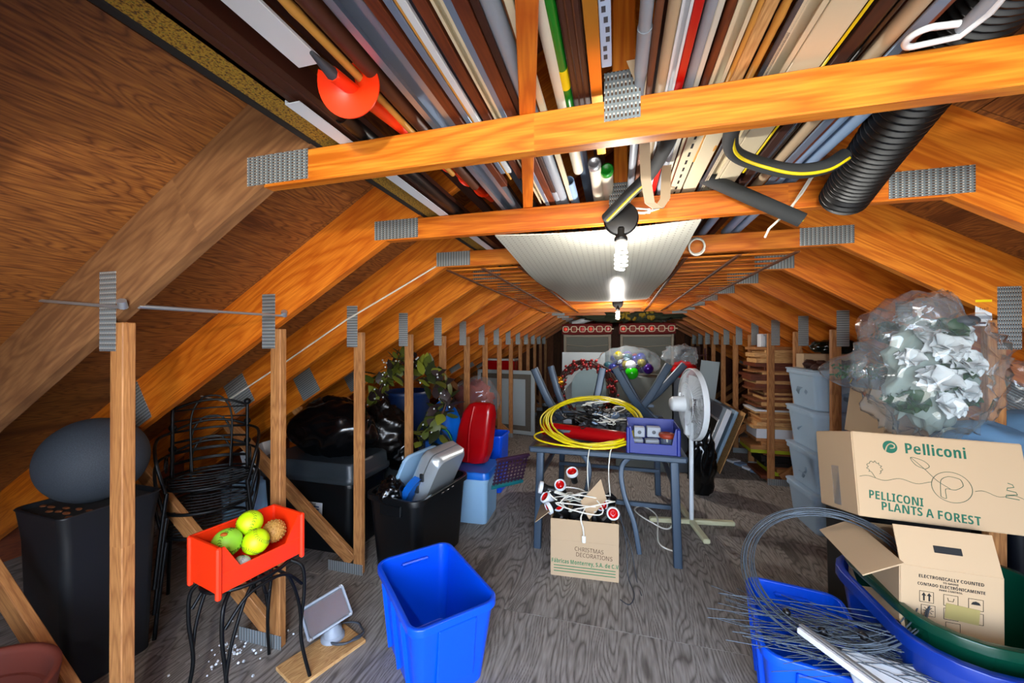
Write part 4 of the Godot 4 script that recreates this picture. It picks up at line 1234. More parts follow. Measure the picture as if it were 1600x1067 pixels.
	for q in [[0, 1.0, 1.04, 0.06], [0, 0.04, 1.04, 0.06]]:
		part(fb, "frame_rail", MB.new().box(Vector3(q[0], q[1], 0.004), Vector3(q[2], q[3], 0.035), 0.004), mats.pale_panel)
	for s in [-1.0, 1.0]:
		part(fb, "frame_stile", MB.new().box(Vector3(s * 0.49, 0.52, 0.004), Vector3(0.06, 0.92, 0.035), 0.004), mats.pale_panel)
	var rc := thing("red_cooler", "red cooler box with a white lid behind the framed board", "cooler", V(-2.0, 0.9, 6.62))
	part(rc, "body", MB.new().box(Vector3(0, 0.13, 0), Vector3(0.55, 0.26, 0.3), 0.02), mats.red_plastic)
	part(rc, "lid", MB.new().box(Vector3(0, 0.275, 0), Vector3(0.57, 0.03, 0.32), 0.01), mats.white_paint)
	single("brown_carton", "tall brown carton under the red cooler", "box", MB.new().box(Vector3(0, 0.45, 0), Vector3(0.5, 0.9, 0.32), 0.004), mt("card", Color(0.55, 0.38, 0.22), 0.8), V(-2.0, 0, 6.62))

func leaf_mesh() -> MB:
	return MB.new().slab(6, 4, func(s: float, q: float) -> Vector3:
		var w := 0.036 * sin(PI * pow(s, 0.8)) + 0.001
		return Vector3((q - 0.5) * 2.0 * w, 0.012 * sin(s * 2.5) - 0.25 * absf(q - 0.5) * w, s * 0.12))

func tr_ring(r: PackedVector3Array, bs: Basis, c: Vector3) -> PackedVector3Array:
	var o := PackedVector3Array()
	for q in r:
		o.append(bs * q + c)
	return o

func recycling_bin(label: String, at: Vector3, deg: float, w: float, d: float, h: float) -> Node3D:
	var t := thing("recycling_bin", label, "bin", at, deg_to_rad(deg), "blue recycling bins")
	part(t, "body", tub(w, d, h, 0.80, 0.05, 0.004, 0.014, 0.03), mats.blue_bin)
	for s in [-1.0, 1.0]:
		part(t, "handle_panel", MB.new().box(Vector3(s * (w * 0.455), h * 0.55, 0), Vector3(0.012, h * 0.7, d * 0.42), 0.004, Basis(Vector3(0, 0, 1), -s * 0.125)), mats.blue_bin)
		part(t, "handle_grip", MB.new().box(Vector3(s * (w * 0.44), h * 0.88, 0), Vector3(0.02, 0.016, d * 0.36), 0.005), mats.blue_bin)
		for i in 3:
			part(t, "side_rib", MB.new().beam(Vector3(-w * 0.25 + i * w * 0.25, 0.02, s * d * 0.40), Vector3(-w * 0.25 + i * w * 0.25, h - 0.035, s * d * 0.478), 0.01, 0.02, Vector3(0, 0, 1), 0.003), mats.blue_bin)
	return t

# ------------------------------------------------------------------ middle
func curve_leg(t: Node, called: String, pts: Array, w := 0.045, mat: Material = null) -> void:
	var b := bez(pts, 0.03)
	var mb := MB.new()
	var rings := []
	for i in b.size():
		var d: Vector3 = (b[mini(i + 1, b.size() - 1)] - b[maxi(i - 1, 0)]).normalized()
		var x := d.cross(Vector3(0, 0, 1)).normalized()
		var y := d.cross(x)
		var r := PackedVector3Array()
		for q in [[1, 0.7], [0.7, 1], [-0.7, 1], [-1, 0.7], [-1, -0.7], [-0.7, -1], [0.7, -1], [1, -0.7]]:
			r.append(b[i] + x * w * 0.5 * q[0] + y * w * 0.4 * q[1])
		rings.append(r)
	part(t, called, mb.loft(rings, true, true, true), mat if mat else mats.slate)

func upturned_table(label: String, c: Vector3, tips: Array, w: float, d: float) -> void:
	var t := thing("upturned_table", label, "table", c, 0.0, "upturned side tables")
	for s in [-1.0, 1.0]:
		part(t, "top_rail", MB.new().box(Vector3(0, 0.018, s * d * 0.5), Vector3(w, 0.03, 0.04), 0.006), mats.slate)
		part(t, "top_rail", MB.new().box(Vector3(s * w * 0.5, 0.018, 0), Vector3(0.04, 0.03, d + 0.04), 0.006), mats.slate)
	part(t, "table_top", MB.new().box(Vector3(0, 0.006, 0), Vector3(w - 0.04, 0.006, d - 0.04)), mats.slate_glass)
	for q in tips:
		var tip: Vector3 = q[0] - c
		var root := Vector3(q[1] * w * 0.3, 0.03, q[2] * d * 0.35)
		var mid := root.lerp(tip, 0.5) + Vector3(0, -0.05, 0)
		curve_leg(t, "leg", [root, mid, tip], 0.066)
	part(t, "stretcher", MB.new().beam(Vector3(-w * 0.3, 0.16, 0), Vector3(w * 0.3, 0.16, 0), 0.03, 0.025), mats.slate)
	part(t, "stretcher", MB.new().beam(Vector3(-w * 0.3, 0.09, 0.1), Vector3(w * 0.3, 0.09, 0.1), 0.03, 0.02), mats.slate)

func spotlight(label: String, at: Vector3, aim: Vector3, white := false) -> void:
	var t := thing("spotlight", label, "spotlight", at, 0.0, "garden spotlights in the cardboard box")
	var y := aim.normalized()
	var x := y.cross(Vector3(0.3, 0.9, 0.2)).normalized()
	var bs := Basis(x, y, x.cross(y))
	part(t, "housing", MB.new().lathe([[0.0, -0.10], [0.018, -0.10], [0.022, -0.095], [0.022, -0.055], [0.024, -0.05], [0.036, -0.012], [0.036, 0.0]], 18, Vector3.ZERO, bs), mats.white_paint if white else mats.black_plastic)
	part(t, "bulb_collar", MB.new().lathe([[0.036, -0.02], [0.040, -0.018], [0.040, 0.004], [0.034, 0.006], [0.030, 0.0]], 20, Vector3.ZERO, bs), mats.white_paint)
	part(t, "red_lens", MB.new().lathe([[0.032, 0.002], [0.026, -0.006], [0.014, -0.012], [0.012, -0.006], [0.0, -0.004]], 20, Vector3.ZERO, bs), mats.red_lens)

func lounger(label: String, x0: float, x1: float) -> void:
	var t := thing("patio_lounger", label, "lounger", V((x0 + x1) * 0.5, 0, 6.5), 0.0, "upright patio loungers")
	var w := x1 - x0
	for s in [-1.0, 1.0]:
		part(t, "frame_rail", MB.new().box(Vector3(s * w * 0.47, 0.81, 0), Vector3(0.045, 1.62, 0.05), 0.008), mats.taupe)
	for y in [0.1, 0.8, 1.59]:
		part(t, "cross_bar", MB.new().box(Vector3(0, y, 0), Vector3(w * 0.92, 0.045, 0.04), 0.008), mats.taupe)
	part(t, "sling", MB.new().slab(10, 6, func(s: float, q: float) -> Vector3: return Vector3((q - 0.5) * w * 0.88, 0.12 + s * 1.46, -0.03 * sin(PI * s)), Vector3(0, 0, 0.004)), mats.sling)
	part(t, "fold", MB.new().tube([Vector3(-w * 0.43, 1.44, 0.0), Vector3(0, 1.41, 0.012), Vector3(w * 0.43, 1.44, 0.0)], 0.008, 6), mats.taupe)
	var cu := part(t, "cushion", MB.new().loft([tr_ring(rr(0.17, 0.15, 0.05, 0.0), Basis(Vector3(0, 0, 1), PI * 0.5), Vector3(w * 0.52, 1.70, 0.02)), tr_ring(rr(0.19, 0.17, 0.06, 0.0), Basis(Vector3(0, 0, 1), PI * 0.5), Vector3(w * 0.3, 1.70, 0.02)), tr_ring(rr(0.19, 0.17, 0.06, 0.0), Basis(Vector3(0, 0, 1), PI * 0.5), Vector3(-w * 0.3, 1.70, 0.02)), tr_ring(rr(0.17, 0.15, 0.05, 0.0), Basis(Vector3(0, 0, 1), PI * 0.5), Vector3(-w * 0.52, 1.70, 0.02))], true, true, true), mats.cushion, "red cushion printed with a chain of cream rings")
	for i in 6:
		var cx := -w * 0.44 + i * w * 0.176
		var pts := []
		for j in 24:
			var a := TAU * j / 24
			var p := Vector2(cos(a), sin(a))
			p = p / pow(pow(absf(p.x), 4) + pow(absf(p.y), 4), 0.25) * 0.045
			pts.append(Vector3(cx + p.x, 1.70 + p.y, 0.107))
		part(cu, "printed_ring", MB.new().tube(pts, 0.008, 5, true), mats.cream)
		part(cu, "printed_flower", MB.new().blob(Vector3(cx, 1.70, 0.106), Vector3(0.026, 0.026, 0.004), 0.4, 20.0, i, 14), [mats.orange, mats.rust_red, mats.red_paint][i % 3])
		part(cu, "printed_link", MB.new().box(Vector3(cx + w * 0.088, 1.70, 0.106), Vector3(0.035, 0.012, 0.004)), mats.cream)

func middle() -> void:
	mt("slate", Color(0.21, 0.27, 0.335), 0.4, 0.2)
	clear_mt("slate_glass", Color(0.25, 0.30, 0.33), 0.55, 0.1)
	mt("red_lens", Color(0.70, 0.02, 0.02), 0.15)
	mt("taupe", Color(0.50, 0.47, 0.41), 0.6)
	mt("sling", Color(0.36, 0.37, 0.34), 0.75)
	mt("cushion", Color(0.40, 0.07, 0.06), 0.8)
	mt("cardboard", Color(0.675, 0.575, 0.45), 0.85)
	mt("cable_yellow", Color(0.90, 0.82, 0.04), 0.4)
	mt("fan_white", Color(0.82, 0.84, 0.85), 0.4)
	mt("ivory", Color(0.80, 0.79, 0.64), 0.5)

	var t := thing("patio_table", "slate-blue metal patio table piled with cables, curved legs", "table", V(-0.08, 0, 3.34))
	for s in [-1.0, 1.0]:
		part(t, "edge_rail", MB.new().box(Vector3(0, 0.713, s * 0.65), Vector3(1.04, 0.04, 0.035), 0.008), mats.slate)
		part(t, "edge_rail", MB.new().box(Vector3(s * 0.51, 0.713, 0), Vector3(0.035, 0.04, 1.3), 0.008), mats.slate)
		for z in [-1.0, 1.0]:
			curve_leg(t, "leg", [Vector3(s * 0.45, 0.70, z * 0.6), Vector3(s * 0.458, 0.4, z * 0.61), Vector3(s * 0.47, 0.0, z * 0.62)], 0.055)
		curve_leg(t, "curved_strut", [Vector3(s * 0.22, 0.69, 0.45), Vector3(s * 0.12, 0.58, 0.45), Vector3(s * 0.13, 0.40, 0.47), Vector3(s * 0.20, 0.2, 0.5), Vector3(s * 0.235, 0.0, 0.52)], 0.035)
		part(t, "stretcher", MB.new().beam(Vector3(-0.46, 0.30, s * 0.4), Vector3(0.46, 0.30, s * 0.4), 0.03, 0.03), mats.slate)
		part(t, "stretcher", MB.new().beam(Vector3(s * 0.46, 0.50, -0.6), Vector3(s * 0.46, 0.50, 0.6), 0.03, 0.03), mats.slate)
	part(t, "glass_top", MB.new().box(Vector3(0, 0.727, 0), Vector3(1.0, 0.008, 1.28)), mats.slate_glass)
	upturned_table("slate metal side table upside down on the left of the patio table", V(-0.36, 0.736, 3.72), [[V(-0.74, 1.235, 3.50), -1, 1], [V(-0.66, 1.23, 3.95), -1, -1], [V(-0.12, 1.24, 3.62), 1, 1], [V(-0.14, 1.18, 4.1), 1, -1]], 0.42, 0.5)
	upturned_table("slate metal side table upside down behind the blue hopper bin", V(0.21, 0.736, 3.72), [[V(-0.01, 1.26, 3.40), 1, 1], [V(0.05, 1.18, 4.05), 1, -1], [V(0.46, 1.27, 3.74), -1, 1], [V(0.64, 1.26, 4.05), -1, -1]], 0.40, 0.5)

	# heap of cables and adapters in a tray
	single("cable_tray", "shallow grey tray under the heap of adapters", "tray", tub(0.56, 0.42, 0.08, 0.92, 0.03), mats.darkgrey, V(-0.16, 0.732, 3.12))
	for i in 22:
		var a := rng.randf() * TAU
		var d := rng.randf() * 0.2
		var at := V(-0.16 + cos(a) * d * 1.15, 0.80 + 0.22 * (1.0 - d / 0.24) * rng.randf(), 3.12 + sin(a) * d * 0.85)
		var m: Material = [mats.black_plastic, mats.tote_black, mats.darkgrey, mats.bluegrey][i % 4]
		var th := thing("power_adapter", "small plug-in power adapter in the heap of cables", "adapter", at, rng.randf() * 6.0, "adapters heaped on the table")
		var bs := Basis.from_euler(Vector3(rng.randf(), rng.randf(), rng.randf()))
		part(th, "body", MB.new().box(Vector3.ZERO, Vector3(rng.randf_range(0.05, 0.09), rng.randf_range(0.035, 0.05), rng.randf_range(0.04, 0.07)), 0.006, bs), m)
		var cp := [Vector3.ZERO]
		for j in 6:
			cp.append(Vector3(rng.randf_range(-0.12, 0.12), rng.randf_range(0.0, 0.07), rng.randf_range(-0.09, 0.09)))
		part(th, "cord", MB.new().tube(bez(cp, 0.015, 0.25), 0.0035, 6), mats.white_cord if i % 5 == 0 else mats.black_plastic)
	var cc := thing("cable_coil", "large bright yellow cable coil leaning over the adapter heap", "cable")
	for k in 9:
		var pts := []
		var ro := rng.randf_range(0.33, 0.39)
		var ox := rng.randf_range(-0.03, 0.03)
		for i in 60:
			var a := TAU * i / 60
			var fz := sin(a)
			pts.append(V(-0.175 + ox + cos(a) * ro, 0.875 + fz * 0.115 + rng.randf_range(-0.002, 0.002) + 0.012 * sin(a * 2 + k), 3.06 + fz * 0.36 * ro / 0.36 + 0.008 * k - 0.03))
		part(cc, "turn", MB.new().tube(pts, 0.0065, 6, true), mats.cable_yellow)
	var lp := []
	for i in 50:
		var a := TAU * i / 50
		lp.append(V(-0.27 + cos(a) * 0.33, 0.77 + 0.02 * sin(a), 2.86 + sin(a) * 0.17))
	part(cc, "loose_turn", MB.new().tube(lp, 0.0065, 6, true), mats.cable_yellow)
	single("red_tube", "fat red plastic tube lying under the yellow cable", "tube", MB.new().pipe(V(-0.56, 0.79, 3.03), V(0.10, 0.79, 2.83), 0.052, 0.004, 26), mats.red_plastic)
	# hopper bin
	var hb := thing("parts_bin", "blue hopper-front parts bin with grey electrical boxes, on table corner", "bin", V(0.235, 0.733, 2.82))
	var bl: Material = mt("hopper_blue", Color(0.0, 0.10, 0.46), 0.45)
	part(hb, "floor", MB.new().box(Vector3(0, 0.004, 0), Vector3(0.32, 0.006, 0.24)), bl)
	part(hb, "back_wall", MB.new().box(Vector3(0, 0.10, -0.12), Vector3(0.32, 0.19, 0.006), 0.002), bl)
	for s in [-1.0, 1.0]:
		part(hb, "side_wall", MB.new().box(Vector3(s * 0.16, 0.095, 0), Vector3(0.006, 0.18, 0.24), 0.002), bl)
		part(hb, "corner_rib", MB.new().box(Vector3(s * 0.158, 0.085, 0.12), Vector3(0.024, 0.18, 0.016), 0.006), bl)
		part(hb, "front_cheek", MB.new().extrude(PackedVector2Array([Vector2(s * 0.16, 0.175), Vector2(s * 0.14, 0.175), Vector2(s * 0.115, 0.06), Vector2(s * 0.16, 0.06)]), 0.114, 0.121), bl)
	part(hb, "front_lip", MB.new().box(Vector3(0, 0.035, 0.118), Vector3(0.32, 0.07, 0.007), 0.003), bl)
	for q in [[-0.10, 0.045, 0.03, 0.09], [0.0, 0.045, 0.03, 0.1], [-0.08, 0.115, -0.03, 0.08], [0.015, 0.12, -0.03, 0.1]]:
		var eb := thing("electrical_box", "grey steel electrical box in the blue hopper bin, %s" % ["front left", "front middle", "back left", "back middle"][[[-0.10, 0.045], [0.0, 0.045], [-0.08, 0.115], [0.015, 0.12]].find([q[0], q[1]])], "electrical box", hb.position + Vector3(q[0], q[1], q[2]), 0.05, "boxes in the blue hopper")
		part(eb, "box_body", MB.new().box(Vector3.ZERO, Vector3(q[3] * 0.9, 0.07, 0.06), 0.004), mats.grey_plastic)
		part(eb, "knockout", MB.new().lathe([[0.0, 0.002], [0.012, 0.002], [0.013, 0.0]], 12, Vector3(0, 0, 0.03), Basis(Vector3.RIGHT, PI * 0.5)), mats.darkgrey)
	var gl := thing("cork_jar", "glass jar with a dark red ruffled cover in the blue hopper", "jar", hb.position + Vector3(0.095, 0.012, 0.04))
	part(gl, "jar_body", MB.new().lathe([[0.0, 0.0], [0.035, 0.0], [0.04, 0.01], [0.04, 0.09], [0.03, 0.10], [0.0, 0.10]], 20), mats.clear_plastic)
	part(gl, "cover", MB.new().lathe([[0.045, 0.085], [0.055, 0.10], [0.05, 0.115], [0.03, 0.12], [0.028, 0.112], [0.0, 0.112]], 9), mats.rust_red)

	# hanging white cords from the table
	for q in [[-0.16, "left"], [-0.02, "right"]]:
		single("hanging_cord", "white cord with plug hanging from the front table edge, %s one" % q[1], "cord", MB.new().tube(bez([V(q[0], 0.76, 2.72), V(q[0] - 0.02, 0.735, 2.655), V(q[0] - 0.03, 0.6, 2.65), V(q[0] - 0.02, 0.44, 2.66)]), 0.004, 6).box(V(q[0] - 0.02, 0.42, 2.66), Vector3(0.018, 0.04, 0.016), 0.004), mats.white_cord)

	# Christmas box
	var bx := thing("cardboard_box", "open cardboard box marked Christmas decorations, full of red spotlights", "box", V(-0.205, 0, 2.60), 0.06)
	var W := 0.415
	var H := 0.355
	var D := 0.33
	part(bx, "front_panel", MB.new().box(Vector3(0, H * 0.32, D * 0.5), Vector3(W, H * 0.64, 0.005)), mats.cardboard)
	part(bx, "front_upper_panel", MB.new().box(Vector3(0, H * 0.82, D * 0.5 - 0.004), Vector3(W, H * 0.36, 0.005), 0.0, Basis(Vector3.RIGHT, -0.06)), mats.cardboard)
	part(bx, "back_panel", MB.new().box(Vector3(0, H * 0.5, -D * 0.5), Vector3(W, H, 0.005)), mats.cardboard)
	for s in [-1.0, 1.0]:
		part(bx, "side_panel", MB.new().box(Vector3(s * W * 0.5, H * 0.5, 0), Vector3(0.005, H, D)), mats.cardboard)
	part(bx, "base_panel", MB.new().box(Vector3(0, 0.004, 0), Vector3(W, 0.006, D)), mats.cardboard)
	part(bx, "flap", MB.new().box(Vector3(-W * 0.5 - 0.055, H + 0.0, 0.02), Vector3(0.13, 0.004, 0.26), 0.0, Basis(Vector3(0, 0, 1), 0.7)), mats.cardboard)
	part(bx, "flap", MB.new().extrude(PackedVector2Array([Vector2(0.0, 0.0), Vector2(0.11, 0.13), Vector2(0.075, 0.25), Vector2(-0.055, 0.105)]), 0.0, 0.004, Basis(Vector3.RIGHT, -0.25), Vector3(0.03, H - 0.01, 0.11)), mats.cardboard)
	var gi := mt("green_ink", Color(0.16, 0.42, 0.27), 0.8)
	var pen := mt("pencil", Color(0.30, 0.21, 0.14), 0.8)
	words(bx, "lettering", "Fábricas Monterrey, S.A. de C.V.", 0.0345, gi, Vector3(0.005, H * 0.265, D * 0.5 + 0.003), Basis(), false, 700, Vector2(0.80, 1.0))
	words(bx, "lettering", "CHRISTMAS", 0.034, pen, Vector3(0.03, H * 0.50, D * 0.5 + 0.003), Basis(Vector3(0, 0, 1), -0.03))
	words(bx, "lettering", "DECORATIONS", 0.034, pen, Vector3(0.06, H * 0.40, D * 0.5 + 0.003), Basis(Vector3(0, 0, 1), -0.03))
	for i in 3:
		part(bx, "printed_line", MB.new().box(Vector3(0, H * (0.185 - i * 0.05), D * 0.5 + 0.0028), Vector3(0.38, 0.005, 0.0006)), gi)
	for q in [["red-lens spotlight tipped out over the left box corner", V(-0.43, 0.395, 2.47), Vector3(-0.75, -0.35, 0.55), false], ["red-lens spotlight standing highest above the box", V(-0.285, 0.62, 2.56), Vector3(-0.15, 0.9, 0.5), false], ["red-lens spotlight facing out at the right box corner", V(-0.02, 0.41, 2.47), Vector3(0.05, 0.15, 0.95), false],
		["spotlight with white cap at the far left edge", V(-0.50, 0.50, 2.55), Vector3(-0.9, 0.2, 0.2), false], ["spotlight with white cap just below the leftmost", V(-0.46, 0.45, 2.52), Vector3(-0.6, 0.6, 0.4), true], ["spotlight lying near the left flap, white body", V(-0.37, 0.40, 2.53), Vector3(0.5, 0.3, 0.8), true], ["spotlight with upright white collar behind the brown flap", V(-0.37, 0.51, 2.60), Vector3(-0.1, 0.6, 0.6), false], ["spotlight half hidden right of the brown flap", V(-0.09, 0.42, 2.56), Vector3(0.3, 0.3, 0.8), true]]:
		spotlight(q[0], q[1], q[2], q[3])
	var tg := MB.new()
	for i in 6:
		var cp := []
		for j in 6:
			cp.append(V(-0.22 + rng.randf_range(-0.2, 0.18), 0.36 + rng.randf_range(0.0, 0.14), 2.58 + rng.randf_range(-0.12, 0.12)))
		tg.tube(bez(cp, 0.02, 0.25), 0.0045, 6)
	tg.tube(bez([V(-0.2, 0.40, 2.50), V(-0.215, 0.375, 2.43), V(-0.20, 0.32, 2.415), V(-0.195, 0.27, 2.415)]), 0.005, 6).box(V(-0.195, 0.255, 2.413), Vector3(0.024, 0.045, 0.018), 0.005)
	single("light_cords", "tangle of white cords with a plug over the box front", "cord", tg, mats.white_cord)
	var dk := MB.new()
	for i in 16:
		var c := V(-0.21 + rng.randf_range(-0.17, 0.17), 0.30 + rng.randf_range(0.0, 0.12), 2.6 + rng.randf_range(-0.12, 0.12))
		dk.box(c, Vector3(0.08, 0.06, 0.07), 0.01, Basis.from_euler(Vector3(rng.randf() * 3, rng.randf() * 3, 0)))
	var dkn := single("spotlight_stakes", "black plastic stakes and holders filling the cardboard box", "stakes", dk, mats.black_plastic)
	dkn.set_meta("kind", "stuff")
	single("floor_wires", "thin grey wires trailing on the floor right of the cardboard box", "wire", MB.new().tube(bez([V(0.02, 0.40, 2.52), V(0.06, 0.2, 2.55), V(0.07, 0.02, 2.5), V(0.1, 0.006, 2.35), V(0.07, 0.006, 2.25), V(0.02, 0.006, 2.28)]), 0.003, 5).tube(bez([V(0.02, 0.38, 2.5), V(0.09, 0.15, 2.6), V(0.12, 0.006, 2.5), V(0.14, 0.006, 2.35)]), 0.003, 5), mats.darkgrey)

	# fan
	var fn := thing("pedestal_fan", "white pedestal fan turned sideways behind the patio table", "fan")
	fn.position = V(0.59, 0, 3.40)
	for k in 2:
		part(fn, "foot_bar", MB.new().box(Vector3(0, 0.02, 0), Vector3(0.66, 0.035, 0.05), 0.008, Basis(Vector3.UP, [0.15, 1.72][k])), mats.ivory)
	part(fn, "pole", MB.new().tube([Vector3(0, 0.03, 0), Vector3(0, 0.82, 0)], 0.017, 14), mats.fan_white)
	var turn := Basis(Vector3.UP, deg_to_rad(10))
	part(fn, "neck", MB.new().box(turn * Vector3(-0.03, 0.82, 0), Vector3(0.05, 0.2, 0.06), 0.012, turn), mats.fan_white)
	var ax := turn * Basis(Vector3(0, 0, 1), -PI * 0.5)
	part(fn, "motor_housing", MB.new().lathe([[0.0, -0.17], [0.045, -0.165], [0.06, -0.145], [0.065, -0.05], [0.06, -0.03], [0.0, -0.03]], 22, Vector3(0, 0.975, 0), ax), mats.fan_white)
	part(fn, "oscillation_knob", MB.new().lathe([[0.0, 0.03], [0.01, 0.03], [0.012, 0.0]], 12, turn * Vector3(-0.09, 0.0, 0) + Vector3(0, 1.04, 0)), mats.fan_white)
	part(fn, "hub", MB.new().lathe([[0.0, 0.075], [0.05, 0.075], [0.055, 0.07], [0.055, 0.06]], 20, Vector3(0, 0.975, 0), ax), mats.fan_white)
	var gr := MB.new()
	for i in 72:
		var a := TAU * i / 72
		var e := Vector3(0, cos(a), sin(a))
		var pf := []
		for q in [[0.05, 0.075], [0.16, 0.07], [0.255, 0.04], [0.285, 0.012], [0.255, -0.02], [0.16, -0.05], [0.07, -0.06]]:
			pf.append(Vector3(0, 0.975, 0) + turn * (Vector3(q[1], 0, 0) + e * q[0]))
		gr.tube(pf, 0.0018, 4)
	for rr2 in [[0.285, 0.012, 0.006], [0.17, 0.069, 0.003], [0.17, -0.048, 0.003]]:
		var pr := []
		for i in 48:
			var a := TAU * i / 48
			pr.append(Vector3(0, 0.975, 0) + turn * Vector3(rr2[1], cos(a) * rr2[0], sin(a) * rr2[0]))
		gr.tube(pr, rr2[2], 6, true)
	part(fn, "guard", gr, mats.fan_white)
	part(fn, "guard_band", MB.new().lathe([[0.287, -0.012], [0.291, -0.01], [0.291, 0.03], [0.287, 0.032]], 48, Vector3(0, 0.975, 0), ax), mats.fan_white)
	for k in 3:
		var f := func(s: float, q: float) -> Vector3:
			var a := TAU * k / 3.0 + (q - 0.5) * 1.3 + s * 0.5
			var r := 0.045 + s * 0.19
			return Vector3(0, 0.975, 0) + turn * Vector3(0.02 + (q - 0.5) * 0.05, cos(a) * r, sin(a) * r)
		part(fn, "blade", MB.new().slab(8, 6, f, turn * Vector3(0.002, 0, 0)), mats.fan_white)
	single("extension_cord", "white cord looping over the ivory fan foot", "cord", MB.new().tube(bez([V(0.42, 0.40, 3.0), V(0.40, 0.06, 3.15), V(0.25, 0.05, 3.25), V(0.15, 0.06, 3.4), V(0.22, 0.06, 3.5), V(0.32, 0.05, 3.35), V(0.30, 0.01, 3.0), V(0.4, 0.006, 2.9)]), 0.006, 6), mats.white_cord)

	# back of the attic: loungers, panels, wreath, ornaments
	lounger("upright patio lounger with red ring-print cushion, left of the pair", -0.86, -0.08)
	lounger("upright patio lounger with red ring-print cushion, right of the pair", 0.06, 0.88)
	single("pale_board", "pale grey board standing before the left lounger", "board", MB.new().box(Vector3(0, 0.67, 0), Vector3(0.60, 1.34, 0.02), 0.003), mats.pale_panel, V(-0.45, 0, 5.5))
	single("rounded_board", "round-topped pale blue board inside the berry wreath", "board", MB.new().extrude(round_top(0.46, 1.12), -0.01, 0.01), mt("bluish", Color(0.42, 0.50, 0.52), 0.6), V(-0.36, 0, 5.3))
	var gp := thing("tv_tray", "grey panel with a white wire arc, right of the wreath", "panel", V(0.36, 0, 5.4))
	part(gp, "panel", MB.new().box(Vector3(0, 0.53, 0), Vector3(0.66, 1.06, 0.02), 0.004), mats.sling)
	part(gp, "wire_arc", MB.new().tube(bez([Vector3(-0.28, 0.86, 0.02), Vector3(-0.18, 0.93, 0.02), Vector3(0, 0.95, 0.02), Vector3(0.18, 0.93, 0.02), Vector3(0.28, 0.86, 0.02)]), 0.006, 6), mats.white_cord)
	var w := thing("berry_wreath", "twig wreath with dark red berries hanging before the pale boards", "wreath", V(-0.34, 0.92, 4.55))
	var tw := MB.new()
	for k in 26:
		var pts := []
		var ph := rng.randf() * TAU
		var rad := rng.randf_range(0.27, 0.34)
		for i in 30:
			var a := ph + TAU * 0.7 * i / 30
			pts.append(Vector3(cos(a) * (rad + 0.02 * sin(a * 5 + k)), sin(a) * (rad + 0.02 * sin(a * 5 + k)), rng.randf_range(-0.02, 0.02)))
		tw.tube(pts, 0.006, 5)
	part(w, "twigs", tw, mats.dark_wood)
	var bm := MB.new().blob(Vector3.ZERO, Vector3.ONE * 0.016, 0.2, 20.0, 1, 10).mesh(mt("berry", Color(0.50, 0.03, 0.04), 0.35))
	for i in 130:
		var a := rng.randf() * TAU
		var r := rng.randf_range(0.25, 0.37)
		var o := part(w, "berry", bm, mats.berry)
		o.position = Vector3(cos(a) * r, sin(a) * r, rng.randf_range(-0.03, 0.06))
	single("pine_carton", "plain carton behind the upturned tables carrying the ornament bag", "box", MB.new().box(Vector3(0, 0.54, 0), Vector3(0.62, 1.08, 0.4), 0.004), mats.sling, V(0.30, 0, 4.85))
	var og := thing("ornament_bag", "clear bag of blue, purple and green ornament balls", "bag", V(0.14, 1.085, 4.78))
	part(og, "film", MB.new().blob(Vector3(0, 0.16, 0), Vector3(0.34, 0.18, 0.2), 0.15, 5.0, 6, 40), mats.clear_plastic)
	var cols := [Color(0.03, 0.05, 0.35), Color(0.20, 0.06, 0.40), Color(0.02, 0.25, 0.30), Color(0.40, 0.03, 0.08), Color(0.03, 0.10, 0.45), Color(0.55, 0.50, 0.05)]
	for i in 26:
		var c: Color = cols[i % 6]
		part(og, "ornament_ball", MB.new().blob(Vector3(rng.randf_range(-0.24, 0.26), 0.10 + rng.randf_range(-0.04, 0.14), rng.randf_range(-0.1, 0.13)), Vector3.ONE * rng.randf_range(0.045, 0.065), 0.0, 1.0, 1, 18, false), mt("ornament_%d" % (i % 6), c, 0.12, 0.4))
	part(og, "green_ball", MB.new().blob(Vector3(0.03, 0.045, 0.20), Vector3.ONE * 0.075, 0.0, 1.0, 1, 24, false), mt("apple_green", Color(0.10, 0.62, 0.05), 0.15))
	part(og, "white_ball", MB.new().blob(Vector3(0.02, 0.13, 0.19), Vector3.ONE * 0.06, 0.0, 1.0, 1, 20, false), mats.white_paint)
	bag("clear_bag", "crumpled clear bag on the right, above the fan", V(0.72, 1.22, 4.85), Vector3(0.17, 0.11, 0.12), mats.clear_plastic, 31, 0.4, 3.0, false)
	single("red_cloth", "small red cloth bundle under the crumpled clear bag", "cloth", MB.new().blob(Vector3(0, 0.08, 0), Vector3(0.12, 0.09, 0.1), 0.4, 7.0, 3, 24), mats.red_plastic, V(0.76, 1.07, 4.85))
	single("grey_carton", "grey carton under the crumpled clear bag", "box", MB.new().box(Vector3(0, 0.535, 0), Vector3(0.18, 1.07, 0.34), 0.004), mats.darkgrey, V(0.72, 0, 4.87))
	var gb := MB.new()
	for i in 14:
		gb.blob(V(-0.68 + rng.randf_range(-0.05, 0.05), 1.0 + rng.randf_range(-0.05, 0.05), 4.55 + rng.randf_range(-0.05, 0.05)), Vector3.ONE * 0.035, 0.1, 9.0, i, 14)
	single("gold_cluster", "shiny gold bauble cluster left of the berry wreath", "ornament", gb, mt("gold", Color(0.80, 0.55, 0.12), 0.2, 0.8))
	var gn := thing("bagged_garland", "bagged green and yellow garland lying on top of the loungers", "garland", V(0.16, 1.83, 6.5))
	part(gn, "foliage", MB.new().blob(Vector3(0.1, 0.09, 0), Vector3(0.62, 0.09, 0.14), 0.6, 6.0, 7, 60), mt("dull_green", Color(0.16, 0.19, 0.12), 0.8))
